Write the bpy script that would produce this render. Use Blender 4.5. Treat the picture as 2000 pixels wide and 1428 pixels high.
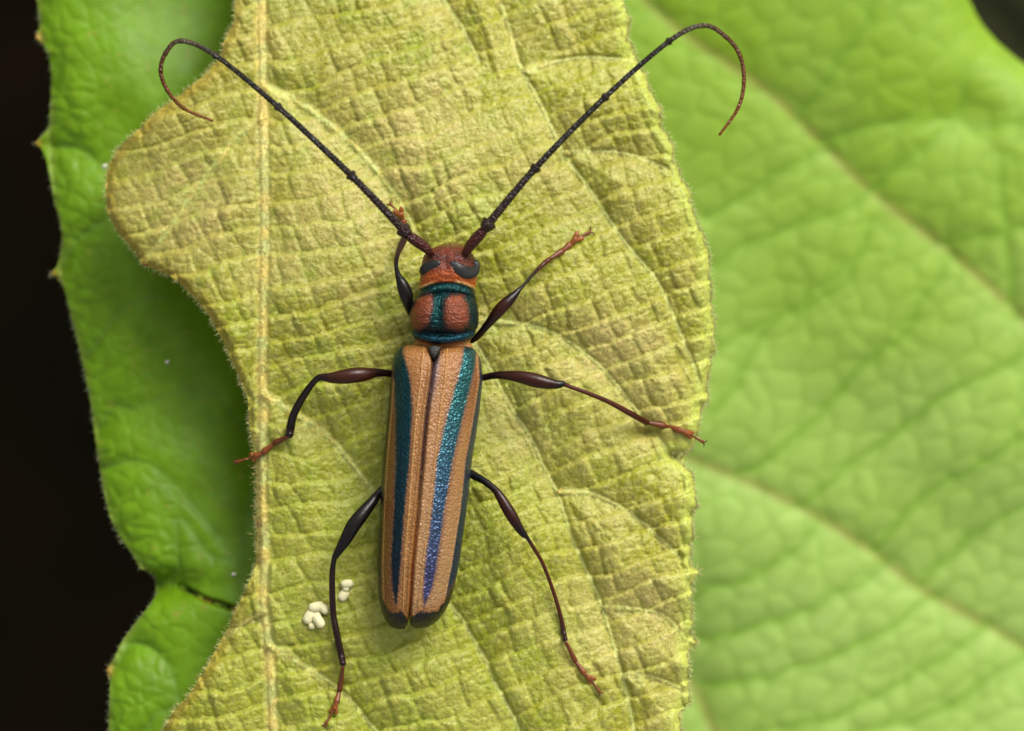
import bpy, math
import numpy as np
from mathutils import Vector

# ------------------------------------------------------------------ scene, camera, light
for o in list(bpy.data.objects):
    bpy.data.objects.remove(o)
scene = bpy.context.scene
scene.unit_settings.system = 'METRIC'
scene.unit_settings.scale_length = 0.01          # 1 Blender unit = 1 cm
COL = scene.collection

CAM_H = 18.0                                     # cm above the leaf
PXCM = 400.0                                     # photo pixels per cm on the leaf
cam_data = bpy.data.cameras.new('camera')
cam = bpy.data.objects.new('camera', cam_data)
COL.objects.link(cam)
cam.location = (0, 0, CAM_H)
cam_data.sensor_width = 36.0
cam_data.lens = 36.0 * CAM_H / 5.0
cam_data.clip_start = 0.1
cam_data.clip_end = 2000
cam_data.dof.use_dof = True
cam_data.dof.focus_distance = CAM_H - 0.17
cam_data.dof.aperture_fstop = cam_data.lens / 1000 / 0.44
scene.camera = cam

SUN_DIR = Vector((0.48, 0.80, 0.80)).normalized()   # towards the sun
world = bpy.data.worlds.new('World')
scene.world = world
world.use_nodes = True
wn, wl = world.node_tree.nodes, world.node_tree.links
wn.clear()
sky = wn.new('ShaderNodeTexSky')
sky.sky_type = 'NISHITA'
sky.sun_disc = False
sky.sun_elevation = math.asin(SUN_DIR.z)
sky.sun_rotation = math.atan2(SUN_DIR.x, SUN_DIR.y)
sky.air_density = 1.0
sky.dust_density = 4.0
sky.ozone_density = 1.0
hs = wn.new('ShaderNodeHueSaturation')
hs.inputs['Saturation'].default_value = 0.05      # thin overcast: the sky is nearly white
bg = wn.new('ShaderNodeBackground')
bg.inputs['Strength'].default_value = 0.092
out = wn.new('ShaderNodeOutputWorld')
wl.new(sky.outputs[0], hs.inputs['Color'])
wl.new(hs.outputs[0], bg.inputs[0])
wl.new(bg.outputs[0], out.inputs[0])

sun_data = bpy.data.lights.new('sun', 'SUN')
sun_data.energy = 1.5
sun_data.angle = math.radians(32)
sun_data.color = (1.0, 0.95, 0.86)
sun = bpy.data.objects.new('sun', sun_data)
COL.objects.link(sun)
sun.location = SUN_DIR * 30
sun.rotation_euler = SUN_DIR.to_track_quat('Z', 'Y').to_euler()

scene.view_settings.view_transform = 'Standard'
scene.view_settings.look = 'None'
scene.view_settings.gamma = 1.0
scene.view_settings.exposure = 0.93

# ------------------------------------------------------------------ helpers
def P(px, py, z):
    """photo pixel + height (cm) -> world point"""
    k = (CAM_H - z) / CAM_H / PXCM
    return np.stack([(px - 1000.0) * k, -(py - 714.0) * k, z + 0.0 * px], -1)

def tag(o, label=None, cat=None, group=None, kind=None):
    if label: o['label'] = label
    if cat: o['category'] = cat
    if group: o['group'] = group
    if kind: o['kind'] = kind
    return o

def build(name, verts, faces, mat, parent=None, cols=None, mets=None, smooth=True):
    me = bpy.data.meshes.new(name)
    verts = np.asarray(verts, dtype=np.float64)
    if isinstance(faces, np.ndarray):
        n, k = faces.shape
        me.vertices.add(len(verts)); me.vertices.foreach_set('co', verts.astype(np.float32).ravel())
        me.loops.add(n * k); me.loops.foreach_set('vertex_index', faces.astype(np.int32).ravel())
        me.polygons.add(n); me.polygons.foreach_set('loop_start', np.arange(n, dtype=np.int32) * k)
        me.update(calc_edges=True)
    else:
        me.from_pydata(verts.tolist(), [], faces)
        me.update()
    me.validate()
    if smooth:
        me.polygons.foreach_set('use_smooth', np.ones(len(me.polygons), dtype=bool))
    if cols is not None:
        a = me.color_attributes.new('tint', 'FLOAT_COLOR', 'POINT')
        c = np.ones((len(verts), 4), dtype=np.float32); c[:, :3] = cols
        a.data.foreach_set('color', c.ravel())
    if mets is not None:
        a = me.attributes.new('sheen_mask', 'FLOAT', 'POINT')
        a.data.foreach_set('value', np.asarray(mets, dtype=np.float32))
    me.materials.append(mat)
    o = bpy.data.objects.new(name, me)
    COL.objects.link(o)
    if parent: o.parent = parent
    return o

def empty(name, loc=(0, 0, 0)):
    o = bpy.data.objects.new(name, None)
    o.empty_display_size = 0.1
    COL.objects.link(o)
    return o

def hash2(i, j, seed):
    v = np.sin(i * 127.1 + j * 311.7 + seed * 74.7) * 43758.5453
    return v - np.floor(v)

def vnoise(x, y, seed=0):
    i, j = np.floor(x), np.floor(y)
    fx, fy = x - i, y - j
    fx = fx * fx * (3 - 2 * fx); fy = fy * fy * (3 - 2 * fy)
    a, b = hash2(i, j, seed), hash2(i + 1, j, seed)
    c, d = hash2(i, j + 1, seed), hash2(i + 1, j + 1, seed)
    return (a * (1 - fx) + b * fx) * (1 - fy) + (c * (1 - fx) + d * fx) * fy

def fbm(x, y, seed=0, octv=3):
    s, amp, tot = 0.0, 1.0, 0.0
    for k in range(octv):
        s = s + amp * vnoise(x * 2 ** k, y * 2 ** k, seed + 13 * k); tot += amp; amp *= 0.5
    return s / tot

def cells(U, V, seed, jit=0.35, brick=0.5):
    """irregular cells: distance to the nearest cell wall and a random number per cell"""
    iu, iv = np.floor(U), np.floor(V)
    F1 = np.full(U.shape, 1e9); F2 = F1.copy()
    p1x = np.zeros_like(U); p1y = np.zeros_like(U); p2x = np.zeros_like(U); p2y = np.zeros_like(U)
    rid = np.zeros_like(U)
    for dv in (-1, 0, 1):
        for du in (-2, -1, 0, 1, 2):
            j = iv + dv; i = iu + du
            x = i + 0.5 + brick * np.mod(j, 2) + jit * (hash2(i, j, seed) - 0.5) * 2
            y = j + 0.5 + jit * (hash2(i, j, seed + 5) - 0.5) * 1.3
            d = (x - U) ** 2 + (y - V) ** 2
            n1 = d < F1
            n2 = (~n1) & (d < F2)
            F2 = np.where(n1, F1, np.where(n2, d, F2))
            p2x = np.where(n1, p1x, np.where(n2, x, p2x)); p2y = np.where(n1, p1y, np.where(n2, y, p2y))
            F1 = np.where(n1, d, F1)
            p1x = np.where(n1, x, p1x); p1y = np.where(n1, y, p1y)
            rid = np.where(n1, hash2(i, j, seed + 9), rid)
    nx, ny = p2x - p1x, p2y - p1y
    L = np.sqrt(nx * nx + ny * ny) + 1e-9
    e = ((p1x + p2x) / 2 - U) * nx / L + ((p1y + p2y) / 2 - V) * ny / L
    return np.maximum(e, 0), rid, U - p1x, V - p1y

def catmull(pts, step):
    """smooth resampling of a polyline of any dimension"""
    p = np.asarray(pts, float)
    if len(p) == 2:
        n = max(2, int(np.linalg.norm(p[1, :2] - p[0, :2]) / step) + 1)
        t = np.linspace(0, 1, n)[:, None]
        return p[0] * (1 - t) + p[1] * t
    q = np.vstack([2 * p[0] - p[1], p, 2 * p[-1] - p[-2]])
    res = []
    for k in range(1, len(q) - 2):
        n = max(2, int(np.linalg.norm(q[k + 1, :2] - q[k, :2]) / step) + 1)
        t = np.linspace(0, 1, n, endpoint=False)[:, None]
        a, b, c, d = q[k - 1], q[k], q[k + 1], q[k + 2]
        res.append(0.5 * (2 * b + (c - a) * t + (2 * a - 5 * b + 4 * c - d) * t ** 2 + (3 * b - a - 3 * c + d) * t ** 3))
    res.append(q[-2:-1])
    return np.vstack(res)

def dist_poly(X, Y, line):
    """distance to a polyline, and which place along it is nearest"""
    D = np.full(X.shape, 1e9); T = np.zeros(X.shape); S = np.zeros(X.shape)
    acc = 0.0
    for (x0, y0), (x1, y1) in zip(line[:-1], line[1:]):
        dx, dy = x1 - x0, y1 - y0
        L2 = dx * dx + dy * dy + 1e-12
        t = np.clip(((X - x0) * dx + (Y - y0) * dy) / L2, 0, 1)
        d = np.hypot(X - x0 - t * dx, Y - y0 - t * dy)
        m = d < D
        D = np.where(m, d, D); T = np.where(m, acc + t * math.sqrt(L2), T)
        S = np.where(m, np.sign((X - x0) * dy - (Y - y0) * dx), S)
        acc += math.sqrt(L2)
    return D, T / acc, S

def inside(X, Y, poly):
    r = np.zeros(X.shape, bool)
    n = len(poly)
    for k in range(n):
        x0, y0 = poly[k]; x1, y1 = poly[(k + 1) % n]
        if y0 == y1: continue
        c = ((y0 > Y) != (y1 > Y)) & (X < (x1 - x0) * (Y - y0) / (y1 - y0) + x0)
        r ^= c
    return r

def nearest_on(poly, x, y):
    bx, by, bd = x.copy(), y.copy(), np.full(x.shape, 1e9)
    n = len(poly)
    for k in range(n):
        x0, y0 = poly[k]; x1, y1 = poly[(k + 1) % n]
        dx, dy = x1 - x0, y1 - y0
        t = np.clip(((x - x0) * dx + (y - y0) * dy) / (dx * dx + dy * dy + 1e-12), 0, 1)
        qx, qy = x0 + t * dx, y0 + t * dy
        d = (qx - x) ** 2 + (qy - y) ** 2
        m = d < bd
        bd = np.where(m, d, bd); bx = np.where(m, qx, bx); by = np.where(m, qy, by)
    return bx, by

def sheet(poly, xs, ys):
    """grid cut to an outline: pixel coordinates of the points, quads and border edges"""
    X, Y = np.meshgrid(xs, ys)
    ins = inside(X, Y, poly)
    q = ins[:-1, :-1] | ins[1:, :-1] | ins[:-1, 1:] | ins[1:, 1:]
    idx = np.arange(X.size).reshape(X.shape)
    quads = np.stack([idx[:-1, :-1][q], idx[1:, :-1][q], idx[1:, 1:][q], idx[:-1, 1:][q]], 1)
    used = np.unique(quads)
    remap = np.full(X.size, -1); remap[used] = np.arange(len(used))
    x, y = X.ravel()[used].copy(), Y.ravel()[used].copy()
    o = ~ins.ravel()[used]
    x[o], y[o] = nearest_on(poly, x[o], y[o])
    quads = remap[quads]
    e = np.vstack([quads[:, [k, (k + 1) % 4]] for k in range(4)])
    key = np.sort(e, 1)
    u, inv, cnt = np.unique(key[:, 0].astype(np.int64) * 10 ** 7 + key[:, 1], return_inverse=True, return_counts=True)
    border = e[cnt[inv] == 1]
    return x, y, quads, border

def leaf_mesh(name, poly, xs, ys, hfun, cfun, mat, thick, parent, coarse=4):
    x, y, q, border = sheet(poly, xs, ys)
    z = hfun(x, y)
    top = P(x, y, z)
    col = cfun(x, y)
    # the rim
    bi = np.unique(border)
    rm = {int(b): k + len(x) for k, b in enumerate(bi)}
    rim = top[bi].copy(); rim[:, 2] -= thick
    side = np.array([[a, rm[int(a)], rm[int(b)], b] for a, b in border])
    # the underside, coarser
    x2, y2, q2, b2 = sheet(poly, xs[::coarse], ys[::coarse])
    und = P(x2, y2, hfun(x2, y2) - thick)
    off = len(x) + len(bi)
    q2 = q2[:, ::-1] + off
    V = np.vstack([top, rim, und])
    C = np.vstack([col, col[bi], cfun(x2, y2)])
    o = build(name, V, np.vstack([q, side, q2])[:, ::-1], mat, parent, C)
    return o

class Bag:
    """collects tubes into one mesh"""
    def __init__(s): s.v = []; s.f = []; s.c = []; s.n = 0
    def tube(s, pts, rad, cols=None, n=10, squash=1.0, cap=True):
        pts = np.asarray(pts, float); m = len(pts)
        rad = np.broadcast_to(np.asarray(rad, float), (m,))
        tang = np.gradient(pts, axis=0)
        tang /= np.linalg.norm(tang, axis=1)[:, None] + 1e-12
        up = np.array([0.0, 0.0, 1.0])
        sidev = np.cross(tang, up); L = np.linalg.norm(sidev, axis=1)
        bad = L < 1e-3
        sidev[bad] = [1, 0, 0]; L[bad] = 1
        sidev /= L[:, None]
        for k in range(1, m):
            if np.dot(sidev[k], sidev[k - 1]) < 0: sidev[k] *= -1
        upv = np.cross(sidev, tang)
        a = np.linspace(0, 2 * math.pi, n, endpoint=False)
        ring = pts[:, None, :] + rad[:, None, None] * (np.cos(a)[None, :, None] * sidev[:, None, :] + squash * np.sin(a)[None, :, None] * upv[:, None, :])
        base = s.n
        s.v.append(ring.reshape(-1, 3)); s.n += m * n
        for k in range(m - 1):
            for j in range(n):
                s.f.append((base + k * n + j, base + k * n + (j + 1) % n, base + (k + 1) * n + (j + 1) % n, base + (k + 1) * n + j))
        if cols is not None:
            cc = np.broadcast_to(np.asarray(cols, float), (m, 3))
            s.c.append(np.repeat(cc, n, 0))
        if cap:
            ends = np.vstack([pts[0] - tang[0] * rad[0] * 0.5, pts[-1] + tang[-1] * rad[-1] * 0.5])
            s.v.append(ends); s.n += 2
            if cols is not None: s.c.append(np.vstack([cc[0], cc[-1]]))
            e0 = base + m * n
            for j in range(n):
                s.f.append((e0, base + (j + 1) % n, base + j))
                s.f.append((e0 + 1, base + (m - 1) * n + j, base + (m - 1) * n + (j + 1) % n))
    def make(s, name, mat, parent=None, smooth=True):
        return build(name, np.vstack(s.v), s.f, mat, parent, np.vstack(s.c) if s.c else None, None, smooth)

def hairs(name, roots, dirs, length, width, mat, parent, cols=None, bend=0.3, seed=1):
    """many fine three-sided tapering hairs in one mesh"""
    rng = np.random.default_rng(seed)
    n = len(roots)
    d = dirs / (np.linalg.norm(dirs, axis=1)[:, None] + 1e-9)
    ref = rng.normal(size=(n, 3))
    s1 = np.cross(d, ref); s1 /= np.linalg.norm(s1, axis=1)[:, None] + 1e-9
    s2 = np.cross(d, s1)
    L = length * rng.uniform(0.5, 1.3, n)
    bendv = s1 * (L * bend * rng.uniform(0.2, 1.2, n))[:, None]
    rings = []
    for t, w in ((0, 1.0), (0.5, 0.8)):
        c = roots + d * (L * t)[:, None] + bendv * t * t
        for a in range(3):
            an = a * 2 * math.pi / 3
            rings.append(c + width * w * 0.5 * (math.cos(an) * s1 + math.sin(an) * s2))
    rings.append(roots + d * L[:, None] + bendv)
    V = np.stack(rings, 1).reshape(-1, 3)
    b = (np.arange(n) * 7)[:, None]
    F = []
    for a in range(3):
        c = (a + 1) % 3
        F += [b + np.array([[a, c, 3 + c]]), b + np.array([[a, 3 + c, 3 + a]]), b + np.array([[3 + a, 3 + c, 6]])]
    C = None if cols is None else np.repeat(cols, 7, 0)
    o = build(name, V, np.vstack(F), mat, parent, C)
    o['kind'] = 'stuff'
    return o

# ------------------------------------------------------------------ materials
def newmat(name):
    m = bpy.data.materials.new(name); m.use_nodes = True
    nt = m.node_tree; nt.nodes.clear()
    return m, nt.nodes, nt.links

def attr_mat(name, rough=0.5, spec=0.5, metal=0.0, bump=(), transl=0.0, tcol=None, var=0.0, varscale=20, specks=None,
             sheen=0.0, metal_attr=False, coat=0.0, rough_var=0.0):
    """principled material on the 'tint' colours, with fine relief, grain and light shining through"""
    m, N, L = newmat(name)
    o = N.new('ShaderNodeOutputMaterial')
    b = N.new('ShaderNodeBsdfPrincipled')
    b.inputs['Roughness'].default_value = rough
    b.inputs['Specular IOR Level'].default_value = spec
    b.inputs['Metallic'].default_value = metal
    b.inputs['Sheen Weight'].default_value = sheen
    b.inputs['Sheen Roughness'].default_value = 0.4
    b.inputs['Coat Weight'].default_value = coat
    b.inputs['Coat Roughness'].default_value = 0.15
    a = N.new('ShaderNodeAttribute'); a.attribute_name = 'tint'
    tc = N.new('ShaderNodeTexCoord')
    colour = a.outputs['Color']
    if var:
        n = N.new('ShaderNodeTexNoise'); n.inputs['Scale'].default_value = varscale; n.inputs['Detail'].default_value = 4
        L.new(tc.outputs['Object'], n.inputs['Vector'])
        mr = N.new('ShaderNodeMapRange')
        mr.inputs['From Min'].default_value = 0.3; mr.inputs['From Max'].default_value = 0.7
        mr.inputs['To Min'].default_value = 1 - var; mr.inputs['To Max'].default_value = 1 + var
        L.new(n.outputs['Fac'], mr.inputs['Value'])
        mx = N.new('ShaderNodeVectorMath'); mx.operation = 'SCALE'
        L.new(colour, mx.inputs[0]); L.new(mr.outputs[0], mx.inputs['Scale'])
        colour = mx.outputs[0]
    if specks:
        sc, thr, amount, scol = specks
        v = N.new('ShaderNodeTexVoronoi'); v.inputs['Scale'].default_value = sc
        L.new(tc.outputs['Object'], v.inputs['Vector'])
        lt = N.new('ShaderNodeMath'); lt.operation = 'LESS_THAN'; lt.inputs[1].default_value = thr
        L.new(v.outputs['Distance'], lt.inputs[0])
        sep = N.new('ShaderNodeSeparateColor'); L.new(v.outputs['Color'], sep.inputs[0])
        lt2 = N.new('ShaderNodeMath'); lt2.operation = 'LESS_THAN'; lt2.inputs[1].default_value = amount
        L.new(sep.outputs[0], lt2.inputs[0])
        mu = N.new('ShaderNodeMath'); mu.operation = 'MULTIPLY'
        L.new(lt.outputs[0], mu.inputs[0]); L.new(lt2.outputs[0], mu.inputs[1])
        mu2 = N.new('ShaderNodeMath'); mu2.operation = 'MULTIPLY'; mu2.inputs[1].default_value = 0.7
        L.new(mu.outputs[0], mu2.inputs[0])
        mix = N.new('ShaderNodeMix'); mix.data_type = 'RGBA'
        L.new(mu2.outputs[0], mix.inputs['Factor']); L.new(colour, mix.inputs['A'])
        mix.inputs['B'].default_value = (*scol, 1)
        colour = mix.outputs['Result']
    L.new(colour, b.inputs['Base Color'])
    if metal_attr:
        am = N.new('ShaderNodeAttribute'); am.attribute_name = 'sheen_mask'
        L.new(am.outputs['Fac'], b.inputs['Metallic'])
    prev = None
    for kind, scale, strength, dist in bump:
        if kind == 'noise':
            t = N.new('ShaderNodeTexNoise'); t.inputs['Scale'].default_value = scale; t.inputs['Detail'].default_value = 4
            outp = t.outputs['Fac']
        else:
            t = N.new('ShaderNodeTexVoronoi'); t.inputs['Scale'].default_value = scale
            t.feature = 'F1'
            outp = t.outputs['Distance']
        L.new(tc.outputs['Object'], t.inputs['Vector'])
        bp = N.new('ShaderNodeBump'); bp.inputs['Strength'].default_value = strength; bp.inputs['Distance'].default_value = dist
        L.new(outp, bp.inputs['Height'])
        if prev: L.new(prev, bp.inputs['Normal'])
        prev = bp.outputs[0]
    if prev: L.new(prev, b.inputs['Normal'])
    if rough_var:
        n = N.new('ShaderNodeTexNoise'); n.inputs['Scale'].default_value = 9; n.inputs['Detail'].default_value = 3
        L.new(tc.outputs['Object'], n.inputs['Vector'])
        mr = N.new('ShaderNodeMapRange'); mr.inputs['To Min'].default_value = rough - rough_var; mr.inputs['To Max'].default_value = rough + rough_var
        L.new(n.outputs['Fac'], mr.inputs['Value']); L.new(mr.outputs[0], b.inputs['Roughness'])
    if transl:
        t = N.new('ShaderNodeBsdfTranslucent')
        if tcol: 
            ml = N.new('ShaderNodeVectorMath'); ml.operation = 'MULTIPLY'; ml.inputs[1].default_value = tcol
            L.new(colour, ml.inputs[0]); L.new(ml.outputs[0], t.inputs['Color'])
        else:
            L.new(colour, t.inputs['Color'])
        ms = N.new('ShaderNodeMixShader'); ms.inputs[0].default_value = transl
        L.new(b.outputs[0], ms.inputs[1]); L.new(t.outputs[0], ms.inputs[2]); L.new(ms.outputs[0], o.inputs[0])
    else:
        L.new(b.outputs[0], o.inputs[0])
    return m

M_LEAF = attr_mat('young leaf', rough=0.36, spec=0.5, bump=(('noise', 60, 0.7, 0.009), ('noise', 150, 0.7, 0.005)), transl=0.10,
                  tcol=(1.0, 1.1, 0.4), var=0.10, varscale=60, specks=(75, 0.24, 0.34, (0.09, 0.07, 0.02)), sheen=0.1)
M_GREEN = attr_mat('glossy green leaf', rough=0.46, spec=0.24, bump=(('noise', 9, 0.12, 0.02), ('noise', 60, 0.25, 0.004)), transl=0.18,
                   tcol=(1.0, 1.2, 0.4), var=0.10, varscale=12, rough_var=0.1)
M_LIME = attr_mat('lime green leaf', rough=0.58, spec=0.35, bump=(('noise', 12, 0.15, 0.02),), transl=0.2, tcol=(1.0, 1.15, 0.5), var=0.07, varscale=8)
M_HAIR = attr_mat('leaf hair', rough=0.45, spec=0.4, transl=0.35)
M_BODY = attr_mat('beetle cuticle', rough=0.33, spec=0.35, bump=(('voronoi', 95, 0.7, 0.009), ('noise', 130, 0.6, 0.005)), metal_attr=True, var=0.10, varscale=60)
M_ELYTRA = attr_mat('beetle wing case', rough=0.29, spec=0.45, bump=(('voronoi', 92, 0.6, 0.008), ('noise', 110, 0.35, 0.004)), metal_attr=True, var=0.12, varscale=70)
M_EYE = attr_mat('beetle eye', rough=0.40, spec=0.4, bump=(('voronoi', 160, 0.3, 0.002),))
M_LEG = attr_mat('beetle leg', rough=0.24, spec=0.26, bump=(('noise', 130, 0.35, 0.003),), var=0.15, varscale=30)
M_ANT = attr_mat('beetle antenna', rough=0.30, spec=0.32, bump=(('voronoi', 85, 0.9, 0.009), ('noise', 140, 0.5, 0.004)), var=0.2, varscale=60)
M_TARSUS = attr_mat('beetle foot', rough=0.35, spec=0.5, bump=(('noise', 130, 0.4, 0.003),), transl=0.2, var=0.15, varscale=50)
M_CREAM = attr_mat('cream pellet', rough=0.6, spec=0.3, bump=(('noise', 40, 0.3, 0.008),), var=0.08, varscale=30)
M_DIM = attr_mat('dim leaf', rough=0.85, spec=0.05, transl=0.1)
M_STEM = attr_mat('green stem', rough=0.5, bump=(('noise', 12, 0.4, 0.03),), var=0.15, varscale=4)

# ------------------------------------------------------------------ ground far below
def ground():
    g = np.concatenate([-np.geomspace(300, 12, 14), np.linspace(-11, 11, 45), np.geomspace(12, 300, 14)])
    X, Y = np.meshgrid(g, g)
    Z = -14 + 0.7 * (fbm(X * 0.5, Y * 0.5, 3) - 0.5) + 0.3 * (fbm(X * 2, Y * 2, 8) - 0.5)
    n = len(g)
    idx = np.arange(n * n).reshape(n, n)
    F = np.stack([idx[:-1, :-1].ravel(), idx[:-1, 1:].ravel(), idx[1:, 1:].ravel(), idx[1:, :-1].ravel()], 1)
    m, N, L = newmat('dark humus')
    o = N.new('ShaderNodeOutputMaterial'); b = N.new('ShaderNodeBsdfPrincipled')
    tc = N.new('ShaderNodeTexCoord')
    t = N.new('ShaderNodeTexNoise'); t.inputs['Scale'].default_value = 0.35; t.inputs['Detail'].default_value = 5
    L.new(tc.outputs['Object'], t.inputs['Vector'])
    r = N.new('ShaderNodeValToRGB')
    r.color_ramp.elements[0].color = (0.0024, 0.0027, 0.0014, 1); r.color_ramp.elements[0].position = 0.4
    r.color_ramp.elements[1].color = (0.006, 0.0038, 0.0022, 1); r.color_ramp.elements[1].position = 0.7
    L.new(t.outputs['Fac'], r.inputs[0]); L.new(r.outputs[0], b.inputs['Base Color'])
    b.inputs['Roughness'].default_value = 0.95; b.inputs['Specular IOR Level'].default_value = 0.0
    L.new(b.outputs[0], o.inputs[0])
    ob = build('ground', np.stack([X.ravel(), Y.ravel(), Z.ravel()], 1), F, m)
    tag(ob, 'dark damp humus far below the leaves', None, None, 'structure')
ground()

# ------------------------------------------------------------------ the young leaf that carries the beetle
LEAF_POLY = [(459,0),(456,45),(438,81),(429,111),(405,141),(369,171),(339,195),(300,222),(267,255),(234,285),(213,318),(207,345),
 (205,390),(212,421),(231,457),(255,484),(273,508),(282,520),(294,523),(330,538),(357,559),(381,583),(402,607),(420,637),(435,667),(459,721),
 (474,754),(484,781),(486,820),(489,844),(498,888),(500,932),(502,998),(501,1064),(498,1108),(483,1147),(465,1183),(447,1222),
 (412,1288),(373,1350),(342,1385),(315,1428),(262,1560),(270,1750),(420,1950),(700,2060),(1000,2030),(1230,1880),(1330,1650),
 (1331,1428),(1329,1389),(1355,1367),(1346,1336),(1348,1305),(1346,1270),(1364,1255),(1350,1240),(1353,1209),(1353,1165),(1351,1138),
 (1364,1121),(1353,1103),(1350,1064),(1359,1050),(1349,1015),(1355,997),(1369,989),(1359,971),(1355,945),(1353,923),(1333,905),(1315,892),
 (1311,886),(1337,888),(1346,883),(1355,866),(1364,840),(1369,821),(1369,796),(1388,787),(1381,766),(1384,729),(1390,712),(1385,700),(1397,682),
 (1389,661),(1400,642),(1392,615),(1389,594),(1393,560),(1388,545),(1388,518),(1381,481),(1369,443),(1356,413),(1348,376),(1331,346),(1320,317),
 (1316,287),(1300,262),(1290,243),(1293,214),(1275,192),(1262,158),(1264,145),(1243,117),(1230,85),(1227,55),(1231,39),(1224,25),(1215,0),
 (1180,-150),(1080,-300),(850,-420),(570,-450),(490,-300),(465,-120)]
def frayed(poly):
    """the young margin is finely and unevenly toothed"""
    p = np.array(poly + poly[:1], float); res = []
    for a, b in zip(p[:-1], p[1:]):
        n = max(1, int(np.hypot(*(b - a)) / 6)); d = (b - a) / (np.hypot(*(b - a)) + 1e-9)
        for k in range(n):
            q = a + (b - a) * k / n
            w = np.clip((q[0] - 1150) / 80, 0.25, 1)
            h = (vnoise(np.array(q[0] / 9), np.array(q[1] / 9), 7) - 0.4) * 7 + max(0.0, float(vnoise(np.array(q[0] / 26), np.array(q[1] / 13), 9)) - 0.62) * 22
            res.append((q[0] - d[1] * h * w * -1.0, q[1] + d[0] * h * w * -1.0))
    return [(float(x), float(y)) for x, y in res]
LEAF_OUTLINE = LEAF_POLY
LEAF_POLY = frayed(LEAF_POLY)
MIDRIB = [(520,-450),(509,-150),(510,0),(512,150),(514,300),(515,450),(513,600),(511,735),(514,792),(512,849),(510,906),(511,992),(513,1035),
 (515,1108),(513,1178),(522,1240),(529,1328),(533,1416),(560,1600),(640,1800),(760,2040)]
V1 = [(516,170),(560,187),(600,212),(690,285),(770,380),(820,470),(872,570),(935,682),(970,745),(1000,800),(1037,857),(1057,903),(1088,964),
 (1112,1037),(1145,1114),(1173,1180),(1205,1285),(1226,1369),(1240,1440),(1270,1600)]
LATERALS = [V1,
 [(955,-150),(970,-20),(991,47),(1013,126),(1054,202),(1101,300),(1153,374),(1226,481),(1285,552),(1327,649),(1356,720),(1369,766)],
 [(905,622),(975,630),(1037,637),(1088,655),(1134,684),(1184,729),(1234,792),(1276,842),(1306,886)],
 [(1088,962),(1148,964),(1200,985),(1250,1017),(1290,1052),(1329,1090)],
 [(1178,1187),(1245,1191),(1298,1204),(1342,1253)],
 [(1218,1321),(1276,1323),(1337,1350)],
 [(516,772),(545,788),(572,810),(612,829),(646,858),(678,895),(700,923),(740,975),(790,1045),(840,1118),(880,1182),(900,1207),(925,1250),(950,1295),(970,1341),(998,1392),(1020,1450),(1080,1650)],
 [(525,1262),(557,1279),(602,1307),(641,1331),(682,1366),(717,1408),(790,1500),(900,1700)],
 [(507,232),(462,267),(426,312),(399,348),(354,411),(325,455),(286,503)],
 [(515,1195),(480,1215),(440,1240)],
 [(513,-250),(600,-230),(760,-120),(880,20),(935,120)],
 [(1101,300),(1180,296),(1240,306),(1300,330)],
 [(1020,140),(1090,120),(1160,112),(1232,120)],
 [(518,1500),(460,1540),(330,1640)],
]
LATERALS = [catmull(l, 25)[:, :2] for l in LATERALS]
MID = catmull(MIDRIB, 40)[:, :2]
LEDGE = LEAF_OUTLINE + LEAF_OUTLINE[:1]

def leaf_base(x, y):
    """the leaf's broad sweep, without its relief"""
    z = -0.26 * np.clip((560 - y) / 560, 0, 2.0) ** 1.6
    z = z - 0.22 * np.clip((515 - x) / 300, 0, 1.2) ** 1.7
    z = z - 0.30 * np.clip((y - 1300) / 700, 0, 2) ** 2
    z = z - 0.10 * np.clip((x - 1250) / 140, 0, 2) ** 2
    z = z + 0.05 * (fbm(x / 210, y / 210, 21, 2) - 0.5)
    return z

def ladder(u, v, du, dv, seed):
    """blocks between ladder veins: wall distance (px), random per block, place within the block"""
    best = None
    vv = v / dv
    r = np.floor(vv)
    f = vv - r
    def line(k): return k + 0.30 * (hash2(k, k * 0 + 3, seed) - 0.5)
    lo, hi = line(r), line(r + 1)
    r = np.where(vv < lo, r - 1, np.where(vv > hi, r + 1, r))
    lo, hi = line(r), line(r + 1)
    er = np.minimum(vv - lo, hi - vv) * dv
    pv = (vv - lo) / (hi - lo) - 0.5
    w = du * (0.75 + 0.7 * hash2(r, r * 0 + 7, seed))
    uu = u / w + hash2(r, r * 0 + 11, seed) * 7
    c = np.floor(uu)
    def wall(k): return k + 0.5 * (hash2(k, r, seed + 2) - 0.5)
    a, b = wall(c), wall(c + 1)
    c = np.where(uu < a, c - 1, np.where(uu > b, c + 1, c))
    a, b = wall(c), wall(c + 1)
    ec = np.minimum(uu - a, b - uu) * w
    pu = (uu - a) / (b - a) - 0.5
    return er, ec, hash2(c, r, seed + 4), pu, pv, hash2(r, r * 0 + 1, seed)

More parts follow.
